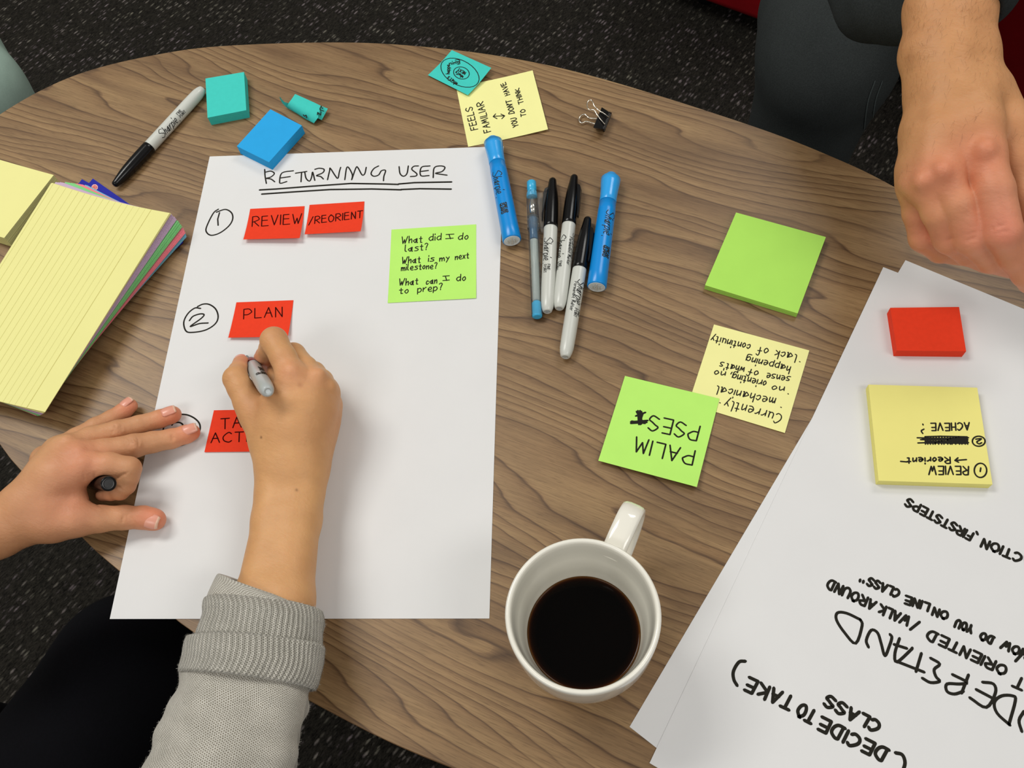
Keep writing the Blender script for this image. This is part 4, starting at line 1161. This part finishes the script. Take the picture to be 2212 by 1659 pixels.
# ---- left hand lying on the table
S = Body((-480, 205, 0), (-235, 405, 62), .85); palm = S.field()
c = lambda pts, k=6, cut=False: S.chain(palm, pts, k, cut)
c([(-260, 1260, 24, 25), (-110, 1195, 24, 21), (0, 1146, 23, 18.5), (60, 1112, 23, 17.5)], 9)
c([(-240, 1220, 24, 24), (-100, 1165, 24, 20), (0, 1130, 24, 17.5), (62, 1088, 25, 15.5)], 9)
c([(64, 1078, 26, 14.5), (98, 1030, 30, 12), (118, 990, 29, 10), (126, 973, 27, 9)], 10)         # small finger bone
c([(62, 1085, 28, 14.5), (110, 1020, 33, 12), (143, 972, 33, 10)], 10)
c([(65, 1092, 28, 15), (125, 1024, 35, 12.5), (170, 984, 35, 10.6)], 10)
c([(70, 1100, 27, 15), (130, 1038, 34, 12.5), (185, 1008, 35, 10.8)], 10)
c([(60, 1108, 20, 16), (110, 1085, 18, 15), (150, 1066, 15, 12)], 10)
c([(65, 1125, 23, 17), (115, 1124, 23, 15), (165, 1122, 22, 12.3)], 9)                          # thumb base
c([(110, 1090, 28, 13), (160, 1082, 24, 9)], 9)
c([(100, 994, 16, 12), (150, 988, 15, 10)], 9)
mf = S.field(); S.chain(mf, [(170, 984, 35, 10.4), (225, 976, 27, 9.8), (290, 963, 20, 9.2)], 3); S.chain(mf, [(290, 963, 20, 9.2), (330, 955, 15, 8.3), (370, 948, 11, 7.8), (403, 938, 9, 7.2), (414, 934, 8, 6.6)], 2)
rf = S.field(); S.chain(rf, [(143, 972, 33, 9.6), (195, 946, 25, 8.6), (254, 931, 19, 8.4)], 3); S.chain(rf, [(254, 931, 19, 8.4), (300, 918, 14, 7.5), (345, 905, 10.5, 7.2), (368, 897, 9, 6.9), (374, 895, 8.5, 6.5)], 2)
pf = S.field(); S.chain(pf, [(126, 972, 27, 8.8), (165, 946, 21, 7.6), (207, 922, 16, 7.4)], 3); S.chain(pf, [(207, 922, 16, 7.4), (240, 905, 12, 6.9), (268, 887, 9.5, 6.5), (281, 877, 8.5, 5.9)], 2)
xf = S.field(); S.chain(xf, [(185, 1008, 35, 10.6), (235, 1006, 34, 9.8), (279, 1012, 31, 8.8)], 3); S.chain(xf, [(279, 1012, 31, 8.8), (277, 1030, 28, 7.8), (271, 1048, 24, 7.4)], 2); S.chain(xf, [(271, 1048, 24, 7.4), (260, 1062, 20, 6.3), (240, 1066, 16, 5.4), (222, 1069, 13, 5.0)], 2)
tf = S.field(); S.chain(tf, [(165, 1122, 22, 12), (215, 1121, 17, 10.0), (268, 1118, 12, 8.9), (310, 1118, 10.0, 8.5), (331, 1122, 9.0, 7.9), (336, 1123, 8.5, 7.5)], 3)
U_ = S.join(mf, rf, .6); U_ = S.join(U_, pf, .6); U_ = S.join(U_, xf, 1.0); U_ = S.join(U_, tf, .6); del mf, rf, pf, xf
palm = S.join(palm, U_, 6.5)
S.chain(palm, [(172, 975, 44, 2.6)], 5); S.chain(palm, [(146, 950, 40.5, 2.4)], 5); S.chain(palm, [(183, 1000, 44, 2.6)], 5)
S.chain(palm, [(292, 963, 26, 3)], 4); S.chain(palm, [(255, 931, 24.3, 2.8)], 4)
K = lambda *p, **k: S.crease(palm, p, **k)
for dx in (-9, -3, 4, 10): K((286 + dx, 946), (290 + dx, 954), (288 + dx, 966), r=.8); K((250 + dx, 918), (254 + dx, 925), (252 + dx, 937), r=.75)
for dx in (0, 4): K((368 + dx, 936), (371 + dx, 944), (371 + dx, 953), r=.7)
K((272, 1109), (266, 1117), (264, 1130), r=.9); K((279, 1108), (274, 1115), (275, 1124), r=.7); K((286, 1112), (284, 1122), r=.6)
K((251, 1034), (262, 1028), (277, 1020), r=1.1); K((250, 1051), (257, 1054), (266, 1061), r=1.0)
for (x0, y0, x1, y1) in ((184, 1036, 180, 1024), (195, 1034, 192, 1023), (205, 1031, 204, 1022)): K((x0, y0), (x1, y1), r=1.0)
K((214, 1093), (205, 1084), (190, 1078), r=1.0)
S.seg(palm, P(236, 1046, 44), P(196, 1042, 8), 6.4, 6.4, 1.2, cut=True)
armL = S.mesh('arm', palm, M['skinF'], woman, lin(205, 155, 114), [
    (172, 975, 44, 16, lin(216, 146, 112), .7), (183, 1003, 45, 18, lin(216, 148, 114), .7), (414, 934, 12, 14, lin(226, 140, 108), .8), (374, 895, 12, 14, lin(226, 142, 110), .8),
    (281, 877, 12, 12, lin(226, 142, 112), .8), (335, 1120, 14, 18, lin(224, 138, 110), .8), (150, 1090, 32, 26, lin(206, 134, 108), .6), (30, 1180, 20, 40, lin(190, 130, 90), .5),
    (292, 960, 28, 7, lin(188, 132, 96), .4), (255, 926, 27, 7, lin(188, 132, 96), .4)], floor=.55, relax=1)
armL['label'] = 'left hand spread flat, index finger curled round a marker'
nail(armL, P(413, 932, 9.3), P(424, 929, 8.6) - P(400, 938, 10), P(414, 914, 26) - P(416, 935, 9), 9.0, 11, 6.9)
nail(armL, P(368, 895.5, 10), P(380, 890, 9.2) - P(350, 902, 11), P(362, 875, 23) - P(369, 897, 10), 9.0, 11, 6.8)
nail(armL, P(278, 876, 9.5), P(290, 867, 8.7) - P(262, 890, 11), P(266, 858, 21) - P(279, 878, 9.5), 8, 10, 6.1)
nail(armL, P(333, 1125, 9.0), P(352, 1130, 8.5) - P(312, 1118, 10.5), P(336, 1133, 28) - P(334, 1123, 9.0), 12, 12.5, 8.2)

A = P(235, 1045, 46); B = P(205, 1043, 9); D = B - A; D /= np.linalg.norm(D)
hm = thing('marker', 'black marker curled inside the index finger of the left hand', 'marker', (A + B) / 2)
lathe('cap', [(3.2, .5), (5.0, 0), (5.5, .7), (5.6, 30), (5.6, 44)], A, M['black'], hm, 40, D)

# ---- rolled knit sleeve: lofted from rings read along the arm


def loft(name, rings, m, parent, seg=72, flip=False, uvs=(1, 1), disp=None, wob=0.0):
    """rings: (left px, right px, z centre, half height, [tilt mm])"""
    Rr = []
    for q in rings:
        l = P(q[0][0], q[0][1], q[2]); r_ = P(q[1][0], q[1][1], q[2]); Rr.append(np.concatenate([l, r_, [q[3], q[4] if len(q) > 4 else 0]]))
    Q = curve(Rr, 8); V, Fc, uv = [], [], []; n = len(Q); s_ = 0; pc = None
    for i, q in enumerate(Q):
        l, r_, hh, tilt = q[:3], q[3:6], q[6], q[7]; ce = (l + r_) / 2; w = (r_ - l) / 2
        if pc is not None: s_ += np.linalg.norm(ce - pc)
        pc = ce
        wn = np.linalg.norm(w); ax = np.cross(w / wn, (0, 0, 1))
        for k in range(seg):
            a = 2 * math.pi * k / seg; d = disp(s_, a, i / (n - 1)) if disp else 0
            p = ce + w * math.cos(a) * (1 + d / wn) + np.array([0, 0, 1]) * math.sin(a) * (hh + d) + ax * tilt * math.sin(a)
            V.append(p); uv.append((a / (2 * math.pi) * (wn + hh) * math.pi / 100 * uvs[0], s_ / 100 * uvs[1]))
    for i in range(n - 1):
        for k in range(seg):
            kk = (k + 1) % seg; Fc.append((i * seg + k, i * seg + kk, (i + 1) * seg + kk, (i + 1) * seg + k))
    o = mesh_obj(name, V, Fc, m, parent, smooth=True, uvs=uv); return o


nz = random.Random(3); ph = [nz.uniform(0, 6) for _ in range(12)]


def folds(amp):
    return lambda s_, a, u: amp * (.9 * math.sin(s_ * .16 + 2.2 * math.sin(a + ph[0]) + ph[1]) * (.5 + .5 * math.sin(a * 2 + ph[2])) + .6 * math.sin(a * 5 + s_ * .05 + ph[3]) + .5 * math.sin(s_ * .33 - a * 1.5 + ph[4]))


sl_low = loft('sleeve', [((398, 1425), (676, 1466), 42, 27), ((392, 1470), (662, 1500), 43, 28), ((371, 1516), (661, 1540), 44, 30), ((355, 1564), (650, 1585), 46, 32), ((338, 1612), (640, 1630), 48, 33), ((316, 1659), (631, 1672), 50, 34), ((285, 1730), (625, 1740), 53, 35), ((250, 1850), (610, 1880), 58, 37), ((215, 1990), (585, 2010), 66, 38)],
               M['knit'], woman, disp=folds(1.3))
sl_low['label'] = 'loose grey knit sleeve'
cf1 = loft('sleeve_cuff', [((440, 1372), (690, 1392), 42, 25), ((413, 1378), (698, 1398), 42, 31), ((408, 1384), (697, 1410), 42, 33), ((399, 1412), (696, 1440), 42, 34), ((394, 1440), (687, 1468), 42, 34.5), ((394, 1454), (678, 1486), 42, 34), ((400, 1458), (668, 1488), 42, 30), ((415, 1452), (655, 1478), 42, 27)],
            M['rib'], woman, disp=lambda s_, a, u: .5 * math.sin(a * 40) * .5 + .7 * math.sin(a * 4 + 1) + .5 * math.sin(s_ * .3 + a * 2))
cf2 = loft('sleeve_cuff', [((493, 1300), (676, 1330), 39, 19), ((470, 1296), (690, 1318), 39, 22, -1), ((447, 1296), (694, 1326), 40, 27), ((440, 1310), (697, 1342), 41, 29), ((441, 1330), (697, 1352), 41, 29), ((436, 1352), (695, 1368), 42, 29), ((426, 1378), (692, 1392), 42, 29), ((430, 1392), (688, 1402), 42, 27)],
            M['rib'], woman, disp=lambda s_, a, u: .35 * math.sin(a * 40) + .6 * math.sin(a * 5 + 2) + .5 * math.sin(s_ * .25 + a * 3))
cf3 = loft('sleeve_fold', [((494, 1248), (600, 1300), 40, 19, 3), ((478, 1240), (640, 1302), 40, 22, 3), ((466, 1252), (668, 1310), 40, 23.5, 2), ((455, 1280), (680, 1322), 40, 25), ((448, 1305), (686, 1335), 40, 26), ((446, 1325), (688, 1350), 41, 26)],
            M['knit'], woman, disp=lambda s_, a, u: .5 * math.sin(a * 5 + 2) + .4 * math.sin(s_ * .3 + a * 3))

# upper arm, torso and legs of the writer (beyond the left and lower edges of the frame)
S = Body((-760, -420, -660), (-180, 330, 420), 6.0); Fd = S.field()
w_ = lambda pts, k=20: S.chainw(Fd, pts, k)
w_([(-262, -5, 66, 40), (-330, -110, 90, 46), (-410, -150, 180, 50), (-470, -150, 330, 58)])
w_([(-700, 270, 20, 34), (-720, 170, 60, 42), (-680, 20, 180, 50), (-640, -60, 330, 58)])
w_([(-555, -110, 330, 90), (-560, -150, 180, 105), (-560, -190, 0, 115), (-560, -210, -140, 120)], 40)
w_([(-470, -150, 330, 58), (-640, -60, 330, 58)], 30); w_([(-555, -100, 330, 60), (-550, -90, 390, 46)], 20)
swt = S.mesh('sweater', Fd, M['knit'], woman); swt['label'] = 'grey knit sweater'
S = Body((-830, -420, -655), (-120, 420, -60), 5.0); Fd = S.field()
kn = P(255, 1440, -150)
w_([(-530, -200, -190, 98), (-505, 20, -185, 98), (kn[0], kn[1], -175, 68)], 15)
w_([(kn[0], kn[1], -175, 66), (kn[0] - 60, kn[1] - 110, -400, 50), (kn[0] - 110, kn[1] - 200, -600, 40)], 15)
w_([(-610, -180, -190, 95), (-640, 60, -185, 80), (-640, 190, -180, 64)], 15)
w_([(-640, 190, -180, 64), (-640, 190, -400, 50), (-640, 170, -600, 40)], 15)
tr = S.mesh('trousers', Fd, M['black_cloth'], woman); tr['label'] = 'black trousers'
# loose fibres standing off the knit
def fuzz(o, n_, ymax, seed):
    V, Fc = [], []; hr = random.Random(seed); me = o.data; k = len(me.vertices)
    co = np.zeros(k * 3, np.float32); me.vertices.foreach_get('co', co); co = co.reshape(-1, 3) * 1000 + np.array(o['o'])
    no = np.zeros(k * 3, np.float32); me.vertices.foreach_get('normal', no); no = no.reshape(-1, 3)
    sel = [i for i in range(k) if co[i, 1] > ymax]
    for _ in range(n_):
        i = hr.choice(sel); p = co[i].astype(float); nn = no[i].astype(float); w = np.array([hr.gauss(0, 1) for _ in range(3)]); w -= nn * (w @ nn); w /= max(np.linalg.norm(w), 1e-6)
        l_ = hr.uniform(1.5, 4.5); sd = np.cross(nn, w) * .045; q = [p, p + w * l_ * .4 + nn * l_ * .25, p + w * l_ * .9 + nn * l_ * .3]; b = len(V)
        V += [q[0] + sd, q[0] - sd, q[1] + sd, q[1] - sd, q[2]]; Fc += [(b, b + 1, b + 3, b + 2), (b + 2, b + 3, b + 4)]
    h = mesh_obj('knit_fuzz', V, Fc, M['fuzz'], o); h['kind'] = 'stuff'


M['fuzz'] = mat('wool_fibre', lin(205, 202, 192), .9)
fuzz(sl_low, 2600, 40, 1); fuzz(cf1, 1600, -999, 2); fuzz(cf2, 1600, -999, 3)
ch = thing('chair', 'dark stool under the writing person, out of frame', 'chair', (-560, -190, -650))
lathe('seat', [(170, -330), (185, -322), (185, -300), (170, -292)], (-560, -190, 0), M['darkmetal'], ch)
lathe('base', [(160, -650), (150, -640), (25, -630), (22, -330)], (-560, -190, 0), M['darkmetal'], ch)

# ---- man at upper right
man = thing('person', 'person seated at upper right, dark sleeve, charcoal jeans, bare fist hanging in', 'person', P(1850, 100, -300))
S = Body((285, 290, 18), (520, 620, 200), 1.2); palm = S.field()
c = lambda pts, k=6, cut=False: S.chain(palm, pts, k, cut)
Zm = 108
c([(2030, -110, 150, 23), (2022, 20, 138, 21.5), (2008, 120, 128, 20), (2016, 200, 120, 18)], 10)
c([(2085, -110, 150, 24), (2080, 20, 138, 22), (2092, 120, 128, 20), (2110, 200, 122, 18)], 10)
c([(2050, 60, 140, 20), (2055, 200, 130, 17)], 10)
c([(2012, 200, 118, 17), (1998, 290, 112, 15.5), (1984, 370, 104, 13.5), (1979, 405, 99, 12)], 12)
c([(2035, 200, 124, 17), (2020, 300, 120, 14), (1995, 395, 112, 12.2)], 12)
c([(2070, 200, 126, 17), (2060, 290, 125, 14), (2036, 372, 120, 12.6)], 12)
c([(2105, 200, 124, 17), (2115, 270, 127, 14.5), (2124, 330, 124, 14)], 12)
c([(2140, 200, 116, 17), (2180, 290, 108, 17), (2200, 350, 104, 15), (2225, 430, 98, 12.5), (2240, 510, 84, 11)], 10)
c([(2080, 300, 100, 16), (2026, 380, 94, 14), (2090, 380, 97, 15)], 14)
m1 = S.field(); S.chain(m1, [(2124, 330, 124, 13.5), (2147, 410, 118, 13.2), (2167, 500, 104, 13)], 3); S.chain(m1, [(2163, 500, 104, 12.4), (2190, 550, 86, 10.6), (2215, 590, 72, 9.6), (2225, 610, 62, 8.6)], 3)
m2 = S.field(); S.chain(m2, [(2036, 372, 119, 12.2), (2065, 440, 110, 11.3), (2097, 515, 92, 11.6)], 3); S.chain(m2, [(2097, 515, 92, 11.6), (2140, 560, 72, 10), (2185, 575, 62, 9)], 3)
m3 = S.field(); S.chain(m3, [(1998, 395, 111, 11.4), (2024, 460, 101, 10.4), (2050, 515, 82, 10.8)], 3); S.chain(m3, [(2050, 515, 82, 11), (2090, 545, 62, 9.6), (2130, 565, 52, 8.8)], 3)
m4_ = S.field(); S.chain(m4_, [(1976, 405, 98, 10.8), (1980, 460, 84, 9.8), (1994, 515, 66, 9.8)], 3); S.chain(m4_, [(1994, 515, 68, 10), (2030, 542, 54, 8.8), (2080, 552, 44, 8)], 3)
U_ = S.join(m1, m2, 2.6); U_ = S.join(U_, m3, .8); U_ = S.join(U_, m4_, .8); del m1, m2, m3, m4_
palm = S.join(palm, U_, 7)
for p_ in ((2128, 322, 137, 4.5), (2034, 368, 131, 4.2), (1990, 392, 122.5, 3.4), (1960, 395, 108, 3)): S.chain(palm, [p_], 9)
S.chain(palm, [(2020, 230, 132, 1.6), (2012, 300, 128, 2), (2000, 380, 122, 1.6)], 9); S.chain(palm, [(2090, 384, 111, 8), (2096, 408, 109, 7), (2106, 450, 97, 7)], 5)
K = lambda *p, **k: S.crease(palm, p, **k)
K((2142, 496), (2158, 488), (2176, 485), r=1.2); K((2148, 506), (2164, 500), (2180, 500), r=1.1); K((2152, 479), (2166, 474), r=.9)
K((2082, 522), (2098, 516), (2114, 514), r=1.1); K((2086, 510), (2100, 505), (2112, 504), r=1.0); K((2042, 520), (2052, 516), (2062, 516), r=.9)
armM = S.mesh('arm', palm, M['skinM'], man, lin(206, 150, 104), [
    (2124, 330, 136, 24, lin(226, 140, 112), .8), (2034, 375, 130, 18, lin(226, 142, 112), .8), (1978, 400, 118, 16, lin(220, 144, 112), .6), (2150, 440, 125, 24, lin(228, 156, 128), .7), (2165, 500, 113, 16, lin(228, 142, 116), .8),
    (2095, 510, 102, 18, lin(218, 140, 112), .6), (1990, 500, 80, 22, lin(220, 140, 112), .7), (2045, 510, 92, 16, lin(220, 142, 112), .6), (1963, 128, None, 4, lin(150, 100, 62), .5), (1967, 150, None, 4, lin(150, 100, 62), .45), (1999, 210, None, 6, lin(160, 108, 70), .4), (1988, 245, None, 6, lin(160, 108, 70), .4), (2050, 100, 150, 50, lin(206, 152, 100), .5), (2055, 220, 140, 45, lin(204, 150, 102), .4), (2180, 560, 80, 40, lin(222, 140, 116), .6)], relax=2)  # tints along the wrist tendon are its shade put into the skin colour
armM['label'] = 'hairy forearm with loosely closed fist'
# dark hairs on the forearm
V, Fc = [], []; hr = random.Random(11)
dg = armM.data; cand = []
co_ = np.zeros(len(dg.vertices) * 3, np.float32); dg.vertices.foreach_get('co', co_); co_ = co_.reshape(-1, 3) * 1000 + np.array(armM['o'])
no_ = np.zeros(len(dg.vertices) * 3, np.float32); dg.vertices.foreach_get('normal', no_); no_ = no_.reshape(-1, 3)
sel = [i for i in range(len(co_)) if no_[i, 2] > .15 and co_[i, 1] > P(2050, 330, 130)[1]]
for _ in range(2600):
    i = hr.choice(sel); p, n_ = co_[i], no_[i]
    u = (co_[i, 1] - 440) / 130
    if hr.random() > max(.12, min(1, .25 + u)): continue
    d_ = np.array([hr.gauss(-.55, .35), hr.gauss(-.8, .3), 0]); d_ -= n_ * (d_ @ n_); d_ /= max(np.linalg.norm(d_), 1e-6); l_ = hr.uniform(4, 9); sdv = np.cross(n_, d_) * .033
    q0 = p + n_ * .05; q1 = p + d_ * l_ * .5 + n_ * .55; q2 = p + d_ * l_ + n_ * .35; b = len(V)
    V += [q0 + sdv, q0 - sdv, q1 + sdv * .8, q1 - sdv * .8, q2]; Fc += [(b, b + 1, b + 3, b + 2), (b + 2, b + 3, b + 4, b + 4)]
Fc = [f_ if f_[2] != f_[3] else f_[:3] for f_ in Fc]
hh_ = mesh_obj('arm_hair', V, Fc, mat('dark_hair', lin(112, 72, 42), .5), armM); hh_['kind'] = 'stuff'

# sleeve, shirt, jeans of the man
S = Body((240, 330, -120), (1000, 1100, 560), 4.0); Fd = S.field()
w_([(*P(1985, -30, 128), 30), (*P(2100, -30, 140), 30)], 20)
a0 = P(2050, -20, 138)
S.chain(Fd, [(1985, 30, 118, 24), (1940, -10, 110, 36), (1900, -60, 100, 44)], 14)
S.chain(Fd, [(1875, 20, 85, 26), (1905, -40, 95, 40)], 12)
w_([(*P(2070, -70, 146), 44), (440, 640, 190, 50), (520, 760, 270, 56), (620, 860, 420, 62)], 24)
w_([(640, 900, 420, 95), (660, 950, 200, 120), (670, 980, 0, 125)], 40)
w_([(620, 860, 420, 62), (740, 960, 420, 62)], 30)
for (x, y, z, r_) in ((2055, 60, 146, 26),): S.chain(Fd, [(2065, 95, 128, 31), (2058, 15, 136, 29.5)], 3, True)
shm = S.mesh('shirt', Fd, M['sweat'], man, relax=1); shm['label'] = 'dark charcoal sleeve'
S = Body((230, 300, -655), (960, 1120, 0), 4.0); Fd = S.field()
S.chain(Fd, [(1770, 30, -165, 72), (1790, 130, -175, 74), (1765, 200, -260, 66)], 25)
w_([(*P(1790, 90, -168), 74), (520, 900, -160, 92), (620, 1010, -160, 105)], 25)
k2 = P(1790, 120, -175)
w_([(k2[0], k2[1], -180, 74), (k2[0] - 22, k2[1] - 20, -400, 66), (k2[0] - 35, k2[1] - 50, -600, 60)], 20)
w_([(860, 800, -175, 72), (840, 920, -160, 90), (760, 1010, -160, 105)], 25); w_([(860, 800, -175, 72), (860, 785, -400, 58), (860, 770, -600, 50)], 20)
# soft wrinkles round the knee
for (x0, y0, z0, x1, y1, z1) in ((1700, 90, -98, 1850, 120, -104), (1720, 150, -112, 1860, 165, -118), (1800, 30, -92, 1870, 110, -100)): S.chain(Fd, [(x0, y0, z0, 2), (x1, y1, z1, 2)], 12, True)
jm = S.mesh('jeans', Fd, M['jeans'], man, relax=1); jm['label'] = 'charcoal jeans'
from mathutils.bvhtree import BVHTree
bm_ = bmesh.new(); bm_.from_mesh(jm.data); bv = BVHTree.FromBMesh(bm_)


def on_jeans(x, y):
    d = Vector(CAM @ np.array([(x - 1106) / FPX, -(y - 829.5) / FPX, -1.0])); o_ = (Vector((0, 0, CH)) - Vector(jm['o'])) / 1000
    h = bv.ray_cast(o_, d)
    if h[0] is None: return P(x, y, -120), np.array([0, 0, 1.])
    nn = np.array(h[1]); nn = nn if nn @ np.array(d) < 0 else -nn
    return np.array(h[0]) * 1000 + np.array(jm['o']) + nn * .8, nn


for off in (-8, 8):
    sp = [p for p in smooth_px((1897 + off, 175), (1882 + off, 220), (1872 + off, 290), (1858 + off, 350)) if bv.ray_cast((Vector((0, 0, CH)) - Vector(jm['o'])) / 1000, Vector(CAM @ np.array([(p[0] - 1106) / FPX, -(p[1] - 829.5) / FPX, -1.0])))[0] is not None]
    if len(sp) > 4: ink(jm, [sp], on_jeans, 1.8, M['seam'], 'seam')

# ---- red armchair under the man
ac = thing('armchair', 'red upholstered armchair under the person at upper right', 'armchair', P(1900, 60, -650))
e0 = P(1480, -5, -610); e1 = P(1640, 53, -610); ed = (e1 - e0) / np.linalg.norm(e1 - e0); en = np.array([-ed[1], ed[0], 0])


def rbox(name, o, dx, dy, z0, z1, m, parent, bev=.02):
    V = [o, o + dx, o + dx + dy, o + dy]; V = [np.array([p[0], p[1], z]) for z in (z0, z1) for p in V]
    ob = mesh_obj(name, V, [(3, 2, 1, 0), (4, 5, 6, 7), (0, 1, 5, 4), (1, 2, 6, 5), (2, 3, 7, 6), (3, 0, 4, 7)], m, parent)
    b = ob.modifiers.new('b', 'BEVEL'); b.width = bev; b.segments = 4; ob.data.polygons.foreach_set('use_smooth', [True] * 6); return ob


rbox('seat_base', e0 - ed * 60 , ed * 900, en * 700, -610, -360, M['redcloth'], ac)
rbox('seat_cushion', e0 - ed * 50 + en * 10, ed * 880, en * 560, -355, -262, M['redcloth'], ac, .03)
rbox('backrest', e0 - ed * 60 + en * 560, ed * 900, en * 150, -350, 150, M['redcloth'], ac, .03)
for k in (0, 1):
    for j in (0, 1): lathe('leg', [(18, 0), (22, 40)], e0 + ed * (20 + k * 760) + en * (60 + j * 560) + np.array([0, 0, -40]), M['darkmetal'], ac, 20)
# ---- third person's knee at the far left
P3 = thing('person', 'person at the far left edge, only a pale sage trousered knee in view', 'person', P(-60, 160, -300))
S = Body((-900, 560, -655), (-440, 1150, -40), 5.0); Fd = S.field()
kk_ = P(-75, 200, -120)
w_([(kk_[0], kk_[1], -125, 66), (kk_[0] - 110, kk_[1] + 190, -140, 85)], 20); w_([(kk_[0], kk_[1], -125, 66), (kk_[0], kk_[1] + 10, -350, 56), (kk_[0], kk_[1] + 20, -600, 46)], 15)
tj = S.mesh('trousers', Fd, M['sage'], P3)
